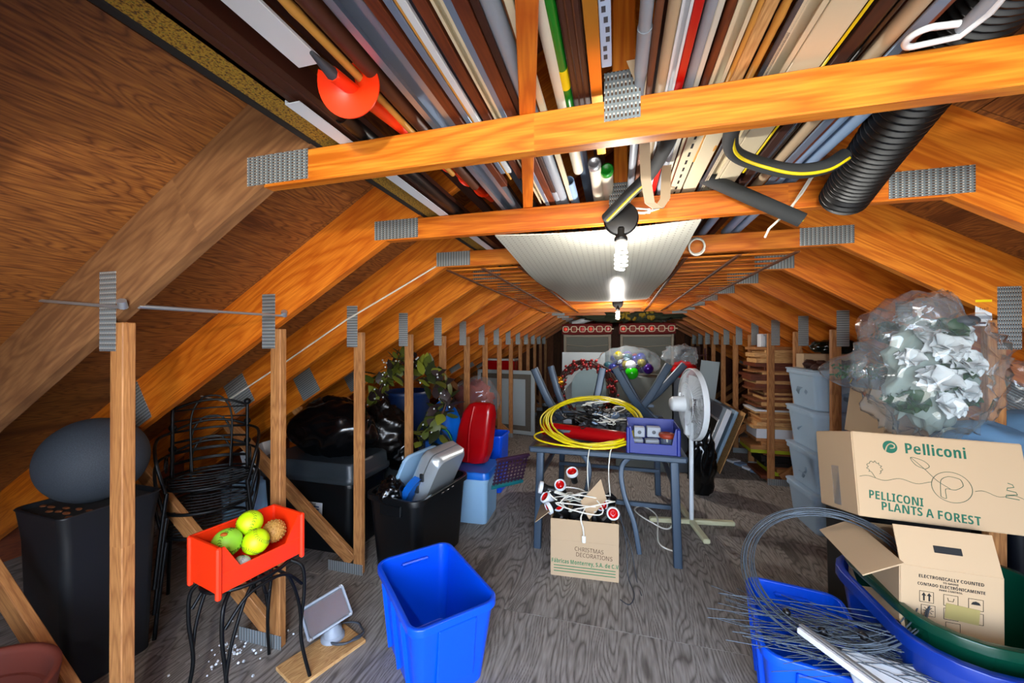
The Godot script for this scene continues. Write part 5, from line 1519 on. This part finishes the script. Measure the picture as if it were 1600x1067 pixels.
	for i in 26:
		part(gn, "yellow_flower", MB.new().blob(Vector3(rng.randf_range(-0.2, 0.4), 0.07 + rng.randf_range(-0.04, 0.06), 0.15), Vector3.ONE * 0.03, 0.5, 12.0, i, 10), mt("mustard", Color(0.55, 0.45, 0.06), 0.7))
	single("white_roll", "white rolled sheet lying above the left lounger cushion", "roll", MB.new().tube(bez([V(-0.75, 1.80, 6.85), V(-0.3, 1.93, 6.85), V(0.3, 1.95, 6.85), V(0.75, 1.86, 6.85)]), 0.05, 14), mats.white_paint)

func round_top(w: float, h: float) -> PackedVector2Array:
	var o := PackedVector2Array([Vector2(-w * 0.5, 0), Vector2(w * 0.5, 0)])
	for i in 17:
		var a := PI * i / 16.0
		o.append(Vector2(cos(a) * w * 0.5, h - w * 0.5 + sin(a) * w * 0.5))
	return o

# ------------------------------------------------------------------ right side
func line(t: Node, called: String, pts: Array, w: float, mat: Material) -> void:
	part(t, called, MB.new().tube(pts, w, 5), mat)

func flower(t: Node, at: Vector3, r: float, mat: Material, sd: int) -> void:
	var mb := MB.new()
	for k in 13:
		var a := TAU * k / (13.0 if k < 8 else 5.0) + sd
		var bs := Basis(Vector3.UP, a) * Basis(Vector3.RIGHT, -0.35 - 0.45 * float(k >= 8) - 0.15 * (k % 2))
		mb.slab(6, 6, func(s: float, q: float) -> Vector3:
			var w := r * 0.44 * pow(sin(PI * (0.06 + 0.9 * s)), 0.6)
			return at + Basis(Vector3.RIGHT, 0.9) * (bs * Vector3((q - 0.5) * 2.0 * w, 0.10 * r * sin(s * 3.0) + r * 0.9 * pow(absf(q - 0.5), 2.0) * s - 0.25 * r * pow(s, 3.0), s * r * 0.85)))
	part(t, "flower", mb, mat)

func right_side() -> void:
	clear_mt("tote_clear", Color(0.78, 0.89, 0.97), 0.48, 0.3)
	clear_mt("bag_film", Color(0.66, 0.72, 0.75), 0.09, 0.06)
	mt("tub_green", Color(0.01, 0.20, 0.14), 0.25)
	mt("tub_blue", Color(0.01, 0.16, 0.50), 0.28)
	mt("wire", Color(0.30, 0.34, 0.38), 0.4, 0.5)
	mt("petal", Color(0.74, 0.77, 0.78), 0.8)
	mt("leaf_green", Color(0.05, 0.22, 0.05), 0.5)
	mt("fern_green", Color(0.06, 0.30, 0.06), 0.6)
	mt("denim", Color(0.34, 0.48, 0.60), 0.8)
	var gi := mt("box_green", Color(0.04, 0.33, 0.25), 0.8)
	var thin := mt("box_line", Color(0.16, 0.28, 0.22), 0.8)

	# printed box leaning on the tubs
	var bx := thing("cardboard_box", "large cardboard box with green print about planting a forest", "box", V(1.115, 0.83, 1.705))
	bx.rotation = Vector3(-0.22, 0.02, -0.035)
	var W := 0.50
	var H := 0.30
	var D := 0.26
	part(bx, "front_panel", MB.new().box(Vector3(0, H * 0.5, 0), Vector3(W, H, 0.006), 0.001), mats.cardboard)
	part(bx, "back_panel", MB.new().box(Vector3(0, H * 0.5, -D), Vector3(W, H, 0.006), 0.001), mats.cardboard)
	part(bx, "top_panel", MB.new().box(Vector3(0, H, -D * 0.5), Vector3(W, 0.006, D), 0.001), mats.cardboard)
	part(bx, "base_panel", MB.new().box(Vector3(0, 0, -D * 0.5), Vector3(W, 0.006, D), 0.001), mats.cardboard)
	for s in [-1.0, 1.0]:
		part(bx, "side_panel", MB.new().box(Vector3(s * W * 0.5, H * 0.5, -D * 0.5), Vector3(0.006, H, D), 0.001), mats.cardboard)
	part(bx, "packing_tape", MB.new().box(Vector3(-W * 0.5 - 0.0035, H * 0.3, -D * 0.5), Vector3(0.001, H * 0.5, 0.05)), mats.clear_plastic)
	var F := 0.0035
	words(bx, "lettering", "Pelliconi", 0.056, gi, Vector3(0.0, H * 0.845, F), Basis(Vector3(0, 0, 1), -0.01), false, 700, Vector2(0.80, 0.92))
	words(bx, "lettering", "PELLICONI", 0.040, gi, Vector3(-0.135, H * 0.245, F), Basis(Vector3(0, 0, 1), -0.06), false, 800, Vector2(0.80, 1.0))
	words(bx, "lettering", "PLANTS A FOREST", 0.040, gi, Vector3(-0.04, H * 0.115, F), Basis(Vector3(0, 0, 1), -0.05), false, 800, Vector2(0.86, 1.0))
	# round mark: disc with a light P cut
	part(bx, "round_mark", MB.new().lathe([[0.0, 0.0006], [0.0225, 0.0006], [0.0225, 0.0]], 28, Vector3(-0.135, H * 0.85, F), Basis(Vector3.RIGHT, PI * 0.5)), gi)
	var pm := mt("card_light", Color(0.675, 0.575, 0.45), 0.85)
	line(bx, "mark_letter", bez([Vector3(-0.151, H * 0.85 - 0.017, F + 0.0008), Vector3(-0.144, H * 0.85 + 0.002, F + 0.0008), Vector3(-0.133, H * 0.85 + 0.012, F + 0.0008), Vector3(-0.122, H * 0.85 + 0.008, F + 0.0008), Vector3(-0.123, H * 0.85 - 0.002, F + 0.0008), Vector3(-0.136, H * 0.85 - 0.005, F + 0.0008)], 0.004), 0.0022, pm)
	# big line drawing of the leaf and ring
	var ci := []
	for i in 41:
		var a := TAU * i / 40
		ci.append(Vector3(0.035 + cos(a) * 0.058, H * 0.44 + sin(a) * 0.052, F))
	line(bx, "drawn_ring", ci, 0.0009, thin)
	line(bx, "drawn_letter", bez([Vector3(0.0, H * 0.44 - 0.035, F), Vector3(0.006, H * 0.44 + 0.02, F), Vector3(0.03, H * 0.44 + 0.036, F), Vector3(0.062, H * 0.44 + 0.03, F), Vector3(0.068, H * 0.44 + 0.008, F), Vector3(0.045, H * 0.44 - 0.008, F), Vector3(0.017, H * 0.44 - 0.008, F), Vector3(0.015, H * 0.44 - 0.04, F), Vector3(0.0, H * 0.44 - 0.035, F)], 0.004, 0.12), 0.0009, thin)
	line(bx, "drawn_leaf", bez([Vector3(-0.035, H * 0.62, F), Vector3(-0.062, H * 0.66, F), Vector3(-0.075, H * 0.745, F), Vector3(-0.04, H * 0.72, F), Vector3(-0.022, H * 0.66, F), Vector3(-0.035, H * 0.62, F)], 0.004), 0.0009, thin)
	line(bx, "drawn_stem", bez([Vector3(-0.075, H * 0.745, F), Vector3(-0.04, H * 0.63, F), Vector3(-0.005, H * 0.50, F), Vector3(0.03, H * 0.42, F)], 0.006), 0.0009, thin)
	var hor := []
	for i in 24:
		hor.append(Vector3(-0.24 + i * 0.0095, H * 0.46 + 0.006 * sin(i * 0.6), F))
	line(bx, "drawn_hills", hor, 0.0008, thin)
	hor = []
	for i in 16:
		hor.append(Vector3(0.10 + i * 0.0095, H * 0.42 + 0.006 * sin(i * 0.7) - i * 0.0006, F))
	line(bx, "drawn_hills", hor, 0.0008, thin)
	var tr := []
	for i in 40:
		var a := -0.9 + TAU * 0.8 * i / 39.0
		tr.append(Vector3(-0.19 + cos(a) * (0.022 + 0.004 * sin(i * 1.4)), H * 0.58 + sin(a) * (0.022 + 0.004 * cos(i * 1.4)), F))
	line(bx, "drawn_tree", tr + [Vector3(-0.19, H * 0.46, F)], 0.0009, thin)
	var fir := []
	for i in 5:
		fir.append(Vector3(0.2 + (0.006 + i * 0.003) * (1 if i % 2 else -1), H * 0.55 - i * 0.012, F))
		fir.append(Vector3(0.2 - (0.006 + i * 0.003) * (1 if i % 2 else -1), H * 0.55 - i * 0.012 - 0.004, F))
	line(bx, "drawn_fir", fir, 0.0012, gi)

	# open box standing in the tubs
	var b2 := thing("cardboard_box", "open cardboard box with handle slot and black handling symbols, in green tub", "box", V(1.075, 0.16, 1.775), -0.06)
	W = 0.26
	H = 0.56
	D = 0.34
	for s in [-1.0, 1.0]:
		part(b2, "side_panel", MB.new().box(Vector3(s * W * 0.5, H * 0.5, 0), Vector3(0.005, H, D), 0.001), mats.cardboard)
		part(b2, "end_panel", MB.new().box(Vector3(0, H * 0.5, s * D * 0.5), Vector3(W, H, 0.005), 0.001), mats.cardboard)
	part(b2, "base_panel", MB.new().box(Vector3(0, 0.003, 0), Vector3(W, 0.005, D)), mats.cardboard)
	var lean := Basis(Vector3.RIGHT, -0.35)
	var fl := part(b2, "front_flap", MB.new().box(Vector3(0, H, D * 0.5) + lean * Vector3(0, 0.062, 0), Vector3(W, 0.125, 0.005), 0.001, lean), mats.cardboard)
	part(fl, "handle_slot", MB.new().box(Vector3(0.005, H, D * 0.5) + lean * Vector3(0, 0.06, 0.001), Vector3(0.075, 0.024, 0.0052), 0.002, lean), mats.ink)
	part(b2, "left_flap", MB.new().box(Vector3(-W * 0.5 - 0.055, H - 0.02, 0.02), Vector3(0.13, 0.005, D), 0.001, Basis(Vector3(0, 0, 1), 0.5)), mats.cardboard)
	words(fl, "lettering", "ELECTRONICALLY COUNTED", 0.0145, mats.ink, Vector3(0, H - 0.030, D * 0.5 + 0.003), Basis(), false, 700, Vector2(0.86, 1.0))
	words(b2, "lettering", "TO GAUGE", 0.008, mats.ink, Vector3(0, H - 0.043, D * 0.5 + 0.003), Basis(), false, 700)
	words(b2, "lettering", "CONTADO ELECTRÓNICAMENTE", 0.0135, mats.ink, Vector3(0, H - 0.056, D * 0.5 + 0.003), Basis(), false, 700, Vector2(0.84, 1.0))
	words(b2, "lettering", "PARA CONTROL", 0.008, mats.ink, Vector3(0, H - 0.068, D * 0.5 + 0.003), Basis(), false, 700)
	for q in [[-0.062, 0.098], [0.0, 0.098], [0.062, 0.098], [-0.058, 0.143], [0.0, 0.143], [0.062, 0.143], [0.005, 0.188]]:
		var c := Vector3(q[0], H - q[1], D * 0.5 + 0.003)
		var e := 0.018
		line(b2, "symbol_frame", [c + Vector3(-e, -e, 0), c + Vector3(e, -e, 0), c + Vector3(e, e, 0), c + Vector3(-e, e, 0), c + Vector3(-e, -e, 0)], 0.0009, mats.ink)
	for dx in [-0.007, 0.007]:
		var c := Vector3(-0.062 + dx, H - 0.098, D * 0.5 + 0.003)
		part(b2, "arrow_symbol", MB.new().extrude(PackedVector2Array([Vector2(-0.002, -0.013), Vector2(0.002, -0.013), Vector2(0.002, 0.004), Vector2(0.006, 0.004), Vector2(0, 0.014), Vector2(-0.006, 0.004), Vector2(-0.002, 0.004)]), 0.0, 0.0008, Basis(), c), mats.ink)
	for k in 8:
		var a := TAU * k / 8.0
		var c := Vector3(-0.058, H - 0.143, D * 0.5 + 0.003)
		line(b2, "sun_symbol", [c + Vector3(cos(a), sin(a), 0) * 0.006, c + Vector3(cos(a), sin(a), 0) * 0.014], 0.001, mats.ink)
	part(b2, "umbrella_symbol", MB.new().extrude(PackedVector2Array([Vector2(-0.012, 0.0), Vector2(0.012, 0.0), Vector2(0.008, 0.008), Vector2(0, 0.011), Vector2(-0.008, 0.008)]), 0.0, 0.0008, Basis(), Vector3(0.062, H - 0.098, D * 0.5 + 0.003)), mats.ink)
	line(b2, "cup_symbol", [Vector3(-0.008, H - 0.09, D * 0.5 + 0.003), Vector3(-0.006, H - 0.1, D * 0.5 + 0.003), Vector3(0.006, H - 0.1, D * 0.5 + 0.003), Vector3(0.008, H - 0.09, D * 0.5 + 0.003)], 0.0009, mats.ink)
	part(b2, "yellowed_tape", MB.new().box(Vector3(0.028, H - 0.135, D * 0.5 + 0.0036), Vector3(0.085, 0.05, 0.0008), 0.0, Basis(Vector3(0, 0, 1), -0.08)), mt("old_tape", Color(0.58, 0.52, 0.32), 0.35))

	# tubs
	var gt := thing("plastic_tub", "deep green plastic tub nested inside the blue one", "tub", V(1.22, 0.045, 1.745))
	part(gt, "body", tub(0.60, 0.62, 0.545, 0.78, 0.16, 0.005, 0.02, 0.03), mats.tub_green)
	var bt := thing("plastic_tub", "big blue plastic tub with a handwritten tape label", "tub", V(1.215, 0, 1.72))
	part(bt, "body", tub(0.66, 0.68, 0.54, 0.78, 0.17, 0.005, 0.022, 0.04), mats.tub_blue)
	var tp := part(bt, "tape_label", MB.new().box(Vector3(0.10, 0.497, 0.329), Vector3(0.20, 0.03, 0.001), 0.0, Basis(Vector3.RIGHT, -0.1)), mt("tape_blue", Color(0.45, 0.58, 0.70), 0.5), "pale tape with handwriting")
	words(tp, "handwriting", "GARAGE", 0.034, mats.ink, Vector3(0.11, 0.497, 0.3305), Basis(Vector3.RIGHT, -0.1), false, 400, Vector2(1.1, 0.75))

	# blue bin with wire
	recycling_bin("blue recycling bin full of cut wire at the lower right", V(0.72, 0, 1.775), 80.0, 0.52, 0.36, 0.37)
	var wc := thing("wire_coil", "loose coil of bluish steel wire standing in the blue bin", "wire")
	for k in 9:
		var pts := []
		var r := 0.225 + rng.randf_range(-0.02, 0.02)
		var o := Vector3(rng.randf_range(-0.015, 0.015), rng.randf_range(-0.01, 0.01), rng.randf_range(-0.02, 0.02))
		var tl := Basis(Vector3(0, 0, 1), 0.35 + rng.randf_range(-0.06, 0.06)) * Basis(Vector3.RIGHT, 0.75 + rng.randf_range(-0.08, 0.08))
		for i in 48:
			var a := TAU * i / 48
			pts.append(V(0.775, 0.60, 1.73) + o + tl * Vector3(cos(a) * r * 1.15, 0, sin(a) * r))
		part(wc, "turn", MB.new().tube(pts, 0.0022, 5, true), mats.wire)
	for k in 5:
		var a := 0.6 + k * 0.5
		var tl := Basis(Vector3(0, 0, 1), 0.35) * Basis(Vector3.RIGHT, 0.75)
		part(wc, "tie", MB.new().blob(V(0.775, 0.60, 1.73) + tl * Vector3(cos(a) * 0.23, 0, sin(a) * 0.2), Vector3(0.012, 0.012, 0.012), 0.3, 9.0, k, 10), mats.black_plastic)
	var sw := MB.new()
	for i in 130:
		var c := V(0.84 + rng.randf_range(-0.2, 0.2), 0.38 + absf(rng.randfn(0.0, 0.04)), 1.60 + rng.randf_range(-0.08, 0.12))
		var a := rng.randfn(0.12, 0.32)
		var L := rng.randf_range(0.12, 0.34)
		var d := Vector3(cos(a), rng.randf_range(-0.05, 0.12), sin(a))
		sw.tube([c - d * L, c - d * L * 0.3 + Vector3(0, rng.randf_range(0, 0.02), 0), c + d * L * 0.4 + Vector3(0, rng.randf_range(0, 0.02), 0), c + d * L + Vector3(0, rng.randf_range(-0.03, 0.05), rng.randf_range(-0.04, 0.04))], 0.0016, 4)
	var sn := single("cut_wire", "bristling heap of cut steel wire strands in the blue bin", "wire", sw, mats.wire)
	sn.set_meta("kind", "stuff")
	single("steel_rail", "galvanised square steel rail sticking out toward the camera", "rail", MB.new().box(Vector3(0, 0, 0), Vector3(0.018, 0.018, 0.62), 0.003), mats.zinc, V(0.785, 0.47, 1.315), 0.53)
	single("white_rail", "white square rail lying beside the galvanised one", "rail", MB.new().box(Vector3(0, 0, 0), Vector3(0.016, 0.02, 0.60), 0.003), mats.white_paint, V(0.765, 0.47, 1.300), 0.53)
	single("white_board", "white board edge lying across the blue bin front", "board", MB.new().box(Vector3(0, 0, 0), Vector3(0.36, 0.012, 0.30), 0.003, Basis(Vector3.RIGHT, 0.25)), mats.white_paint, V(0.90, 0.385, 1.40), -0.15)

	# stacked clear totes
	for i in 4:
		var y := 0.317 * i
		var t := thing("clear_tote", "clear bluish tote, %s in the stack of four behind the printed box" % ["lowest", "second from the floor", "third from the floor", "topmost"][i], "tote", V(1.665, y, 3.64), 0.03, "clear totes in the stack of four")
		part(t, "body", tub(0.47, 0.50, 0.30, 0.86, 0.05, 0.003, 0.016, 0.03), mats.tote_clear)
		part(t, "lid", MB.new().loft([rr(0.475, 0.505, 0.05, 0.302), rr(0.475, 0.505, 0.05, 0.312), rr(0.44, 0.47, 0.05, 0.314)], true, true, true), mats.tote_clear)
		part(t, "contents", MB.new().blob(Vector3(0, 0.13, 0), Vector3(0.18, 0.11, 0.20), 0.35, 7.0, 50 + i, 24), mt("tote_fill_%d" % (i % 2), [Color(0.52, 0.62, 0.70), Color(0.44, 0.53, 0.60)][i % 2], 0.8))
		if i in [0, 2]:
			var lb := part(t, "label_sticker", MB.new().box(Vector3(0.02, 0.15, 0.235), Vector3(0.07, 0.10, 0.001)), mt("navy", Color(0.04, 0.06, 0.25), 0.5))
			part(lb, "label_band", MB.new().box(Vector3(0.02, 0.18, 0.236), Vector3(0.07, 0.025, 0.001)), mats.red_paint)
	single("cone_tray", "tray of brown pine cones on top of the clear totes", "tray", cone_heap(), mats.dark_wood, V(1.66, 1.262, 3.64))
	single("flat_carton", "brown carton behind the pine cones, under a dark bag", "box", MB.new().box(Vector3(0, 0.06, 0), Vector3(0.36, 0.12, 0.14), 0.003), mats.cardboard, V(1.70, 1.262, 3.82))
	bag("green_bag", "glossy dark green bag on the brown carton under the rafters", V(1.76, 1.382, 3.80), Vector3(0.15, 0.06, 0.08), mt("film_green", Color(0.02, 0.06, 0.035), 0.15), 41, 0.3, 3.0, false)

	# lumber stack beyond
	var y2 := 0.02
	var k := 0
	var woods := [mats.brown_wood, mats.pale_wood, mats.post_wood, mats.lath_wood, mats.pale_wood, mats.post_wood]
	while y2 < 1.40:
		var th := rng.randf_range(0.014, 0.045)
		var m: Material = woods[rng.randi() % 6]
		var nm := "wood board"
		if k == 13 or k == 20:
			m = mats.white_paint
			th = 0.10 if k == 13 else 0.02
			nm = "white painted board"
		if k in [5, 6, 7]:
			m = mats.black_plastic
			nm = "black plastic strip"
		if k in [2, 9]:
			m = mt("lemon", Color(0.62, 0.66, 0.03), 0.5)
			nm = "yellow strip"
		var x0 := 1.40 + rng.randf_range(-0.03, 0.12) + (0.10 if y2 < 0.25 else 0.0)
		var x1 := minf(1.0 + (1.925 - y2 - th) / 0.603, 2.7) - 0.02
		var dp := rng.randf_range(0.30, 0.46)
		var mb := MB.new()
		mb.uo = Vector2(rng.randf() * 3, rng.randf())
		single("lumber_board", "%s, %s up from the floor in the right lumber stack" % [nm, ordinal(k + 1)], "board", mb.box(Vector3((x1 - x0) * 0.5, th * 0.5, 0), Vector3(x1 - x0, th, dp), 0.002), m, V(x0, y2, 4.58 + dp * 0.5 + rng.randf_range(0.0, 0.04)), 0.0, "boards of the right lumber stack")
		y2 += th + 0.001
		k += 1
	for i in 6:
		single("trim_offcut", "pale blue trim offcut on the floor before the lumber stack, %s" % ["first from left", "second from left", "third from left", "fourth from left", "fifth from left", "last at right"][i], "offcut", MB.new().box(Vector3(0, 0.014, 0), Vector3(0.12, 0.028, 0.10), 0.002), [mats.white_paint, mats.paleblue][i % 2], V(1.40 + i * 0.05, 0.001 + 0.0 * i, 5.30 - i * 0.125), 0.5, "trim offcuts")
	single("white_box_piece", "small white box standing on the lumber stack", "box", MB.new().box(Vector3(-0.03, 0.07, 0), Vector3(0.03, 0.14, 0.1), 0.003).box(Vector3(0.03, 0.07, 0), Vector3(0.03, 0.14, 0.1), 0.003).box(Vector3(0, 0.06, -0.02), Vector3(0.06, 0.12, 0.04)), mats.white_paint, V(1.54, 1.43, 4.72))

	# leaning panels
	for i in 3:
		var t := thing(["old_television", "flat_board", "wood_sheet"][i], ["grey panel with a dark window leaning on the lumber stack, frontmost", "blue-grey flat panel leaning behind the windowed one", "thin wood sheet leaning closest to the lumber"][i], "panel", V(0.90 + i * 0.11, 0, 5.15 + i * 0.02))
		t.rotation = Vector3(0, 0, -0.36)
		var h := 0.80 - i * 0.03
		part(t, "panel", MB.new().box(Vector3(0, h * 0.5, 0), Vector3(0.035 if i < 2 else 0.012, h, 1.05 - i * 0.1), 0.008), [mt("tv_grey", Color(0.44, 0.50, 0.56), 0.5), mt("panel_blue", Color(0.50, 0.60, 0.68), 0.5), mats.pale_wood][i])
		if i == 0:
			part(t, "window_frame", MB.new().box(Vector3(-0.019, h * 0.48, 0.08), Vector3(0.006, h * 0.66, 0.66), 0.002), mats.white_paint)
			part(t, "dark_window", MB.new().box(Vector3(-0.021, h * 0.48, 0.08), Vector3(0.006, h * 0.60, 0.60), 0.001), mt("dark_screen", Color(0.05, 0.06, 0.065), 0.3))
			part(t, "edge_strip", MB.new().box(Vector3(0.0, h * 0.5, 0.535), Vector3(0.05, h, 0.02), 0.003), mats.white_paint)
	bag("garbage_bag", "tall black garbage bag standing between fan and leaning panels", V(0.80, 0, 4.12), Vector3(0.12, 0.36, 0.12), mats.film_black, 61, 0.3, 2.0, false)
	single("white_slab", "white slab leaning against the far right posts", "board", MB.new().box(Vector3(0, 0.6, 0), Vector3(0.26, 1.2, 0.02), 0.003, Basis(Vector3(0, 0, 1), -0.12)), mt("slab_white", Color(0.62, 0.68, 0.70), 0.6), V(1.32, 0, 6.45))
	var rs := thing("red_ladder", "dark red metal ladder frame standing far right", "frame", V(1.42, 0, 7.3))
	for s in [-1.0, 1.0]:
		part(rs, "rail", MB.new().beam(Vector3(s * 0.11, 0, 0), Vector3(s * 0.07, 1.38, 0), 0.03, 0.03), mt("dark_red", Color(0.30, 0.02, 0.03), 0.4))
	for i in 6:
		part(rs, "rung", MB.new().beam(Vector3(-0.1, 0.15 + i * 0.22, 0), Vector3(0.1, 0.17 + i * 0.22, 0), 0.02, 0.02), mats.dark_red)
	single("dark_board", "dark panel with a pale frame behind the red ladder frame", "panel", MB.new().box(Vector3(0, 0.7, 0), Vector3(0.5, 1.42, 0.03), 0.004), mats.dark_wood, V(1.28, 0, 7.9))

	# support behind the printed box and what lies on it
	single("storage_tote", "dark tote mostly hidden behind the printed cardboard box", "tote", tub(0.44, 0.46, 0.96, 0.92, 0.05), mats.tote_black, V(1.36, 0, 2.42))
	var sb := thing("small_carton", "small brown carton with printed symbols tilted under the bagged ferns", "box", V(1.40, 0.965, 2.44), 0.25)
	part(sb, "body", MB.new().box(Vector3(0, 0.13, 0), Vector3(0.32, 0.24, 0.22), 0.003, Basis(Vector3(0, 0, 1), -0.14)), mats.cardboard)
	for q in [-0.11, 0.09]:
		part(sb, "symbol", MB.new().box(Vector3(q, 0.09 - q * 0.14, 0.111), Vector3(0.03, 0.045, 0.001), 0.0, Basis(Vector3(0, 0, 1), -0.14)), mats.tar)
	var fb := thing("fern_bag", "clear bag of green artificial ferns on the small carton", "bag", V(1.32, 1.23, 2.44))
	part(fb, "film", MB.new().blob(Vector3(0, 0.1, 0), Vector3(0.22, 0.10, 0.14), 0.2, 5.0, 71, 36), mats.bag_film)
	var fe := MB.new()
	for i in 220:
		var p := Vector3(rng.randf_range(-0.17, 0.14), 0.06 + rng.randf_range(0.0, 0.07), rng.randf_range(-0.08, 0.09))
		fe.box(p, Vector3(0.022, 0.003, 0.009), 0.0, Basis.from_euler(Vector3(rng.randf() * 2, rng.randf() * 6, rng.randf() * 2)))
	part(fb, "fern_leaves", fe, mats.fern_green)
	var f2 := thing("flower_bag", "small clear bag of greenery above the fern bag", "bag", V(1.37, 1.40, 2.38))
	part(f2, "film", MB.new().blob(Vector3(0, 0.13, 0), Vector3(0.14, 0.15, 0.12), 0.25, 6.0, 73, 36), mats.bag_film)
	for i in 10:
		flower(f2, Vector3(rng.randf_range(-0.07, 0.07), 0.08 + rng.randf_range(0, 0.1), rng.randf_range(-0.04, 0.05)), 0.05, mats.leaf_green if i % 3 else mats.petal, i)
	var fg := thing("flower_bag", "big knotted clear bag full of white artificial flowers", "bag", V(1.225, 1.12, 1.96))
	part(fg, "film", MB.new().blob(Vector3(0, 0.25, 0), Vector3(0.21, 0.26, 0.14), 0.3, 7.0, 77, 56), mats.bag_film)
	part(fg, "knot", MB.new().blob(Vector3(-0.05, 0.46, 0.08), Vector3(0.07, 0.06, 0.05), 0.6, 12.0, 78, 28), mats.bag_film)
	for q in [[0.05, 0.33, 0.06, 0.10], [0.11, 0.27, 0.07, 0.085], [0.02, 0.19, 0.09, 0.10], [0.12, 0.16, 0.05, 0.07], [-0.04, 0.28, 0.04, 0.07], [0.06, 0.10, 0.06, 0.08], [0.13, 0.38, 0.0, 0.08], [0.0, 0.38, 0.03, 0.06]]:
		flower(fg, Vector3(q[0] - 0.02, q[1], q[2] - 0.03), q[3] * 0.9, mats.petal, int(q[0] * 100))
	for i in 9:
		flower(fg, Vector3(rng.randf_range(-0.1, 0.14), rng.randf_range(0.08, 0.4), rng.randf_range(-0.04, 0.05)), 0.07, mats.leaf_green, i + 20)
	part(fg, "pale_filling", MB.new().blob(Vector3(0.03, 0.22, -0.04), Vector3(0.13, 0.19, 0.06), 0.4, 9.0, 79, 36), mt("pale_moss", Color(0.46, 0.52, 0.50), 0.8))
	part(fg, "dark_disc", MB.new().blob(Vector3(0.10, 0.44, 0.05), Vector3(0.035, 0.022, 0.03), 0.0, 1.0, 1, 18, false), mats.darkgrey)
	single("folded_denim", "folded pale blue denim under the bag of white flowers", "cloth", MB.new().blob(Vector3(0, 0.06, 0), Vector3(0.13, 0.06, 0.1), 0.25, 6.0, 81, 30), mats.denim, V(1.42, 1.03, 2.0))
	var tg := thing("price_tag", "small white printed tag with yellow edge pinned on the right post", "tag", V(1.505, 1.60, 2.095))
	part(tg, "paper", MB.new().box(Vector3(0, 0, 0.001), Vector3(0.055, 0.11, 0.001)), mats.white_paint)
	part(tg, "yellow_edge", MB.new().box(Vector3(0, 0.052, 0.0016), Vector3(0.055, 0.01, 0.001)), mats.yellow)
	part(tg, "grey_band", MB.new().box(Vector3(0, -0.018, 0.0016), Vector3(0.055, 0.014, 0.001)), mats.grey_plastic)
	words(tg, "lettering", "Trail", 0.016, mats.ink, Vector3(0, 0.018, 0.0016))
	part(tg, "dog_mark", MB.new().box(Vector3(-0.006, -0.042, 0.0016), Vector3(0.026, 0.009, 0.001), 0.003), mats.navy)
	# outside the right posts
	single("blue_pillow", "pale blue cushion beyond the nearest right post", "cushion", MB.new().blob(Vector3(0, 0.14, 0), Vector3(0.16, 0.15, 0.14), 0.12, 4.0, 85, 30), mats.denim, V(1.86, 0.86, 2.36))
	bag("clear_bag", "clear bag of greens beyond the nearest right post", V(1.83, 1.14, 2.38), Vector3(0.14, 0.12, 0.12), mats.bag_film, 87, 0.25, 3.0, false)
	single("navy_tote", "navy tote beyond the right post, below the pale cushion", "tote", tub(0.45, 0.4, 0.42, 0.9, 0.04), mt("navy_plastic", Color(0.01, 0.025, 0.06), 0.4), V(1.89, 0.44, 2.38))
	single("red_tote", "red tote under the navy one beyond the right post", "tote", tub(0.45, 0.4, 0.43, 0.9, 0.04), mats.red_plastic, V(1.89, 0, 2.38))

func cone_heap() -> MB:
	var mb := MB.new()
	for i in 34:
		mb.blob(Vector3(rng.randf_range(-0.19, 0.19), 0.02 + rng.randf_range(0, 0.03), rng.randf_range(-0.05, 0.2)), Vector3(0.035, 0.022, 0.022), 0.6, 22.0, i, 12)
	return mb

func ordinal(k: int) -> String:
	var ones := ["", "first", "second", "third", "fourth", "fifth", "sixth", "seventh", "eighth", "ninth", "tenth", "eleventh", "twelfth", "thirteenth", "fourteenth", "fifteenth", "sixteenth", "seventeenth", "eighteenth", "nineteenth", "twentieth"]
	if k <= 20:
		return ones[k]
	var tens := {2: "twenty", 3: "thirty", 4: "forty", 5: "fifty"}
	if k % 10 == 0:
		return {3: "thirtieth", 4: "fortieth", 5: "fiftieth"}[k / 10]
	return tens[k / 10] + "-" + ones[k % 10]

func _ready() -> void:
	rng.seed = 5
	# camera
	var cam := Camera3D.new()
	cam.name = "camera"
	add_child(cam)
	cam.position = V(0, 1.4735, 0)
	cam.rotation = Vector3(0.0036, 0.2659, 0)
	cam.fov = 83.47
	cam.near = 0.05
	cam.current = true
	# sky seen through the loading door behind the camera
	var sky := ProceduralSkyMaterial.new()
	sky.sky_top_color = Color(0.74, 0.85, 1.0)
	sky.sky_horizon_color = Color(0.90, 0.95, 1.0)
	sky.ground_bottom_color = Color(0.70, 0.70, 0.68)
	sky.ground_horizon_color = Color(0.78, 0.79, 0.80)
	sky.sky_energy_multiplier = 2.7
	sky.ground_energy_multiplier = 2.7
	var env := Environment.new()
	env.background_mode = Environment.BG_SKY
	env.sky = Sky.new()
	env.sky.sky_material = sky
	env.tonemap_mode = Environment.TONE_MAPPER_LINEAR
	env.tonemap_exposure = 2.0
	env.sdfgi_enabled = true
	env.ssao_enabled = true
	env.ssil_enabled = true
	var we := WorldEnvironment.new()
	we.name = "surroundings"
	we.environment = env
	add_child(we)
	materials()
	shell()
	for k in range(-1, 14):
		truss(k)
	contents()
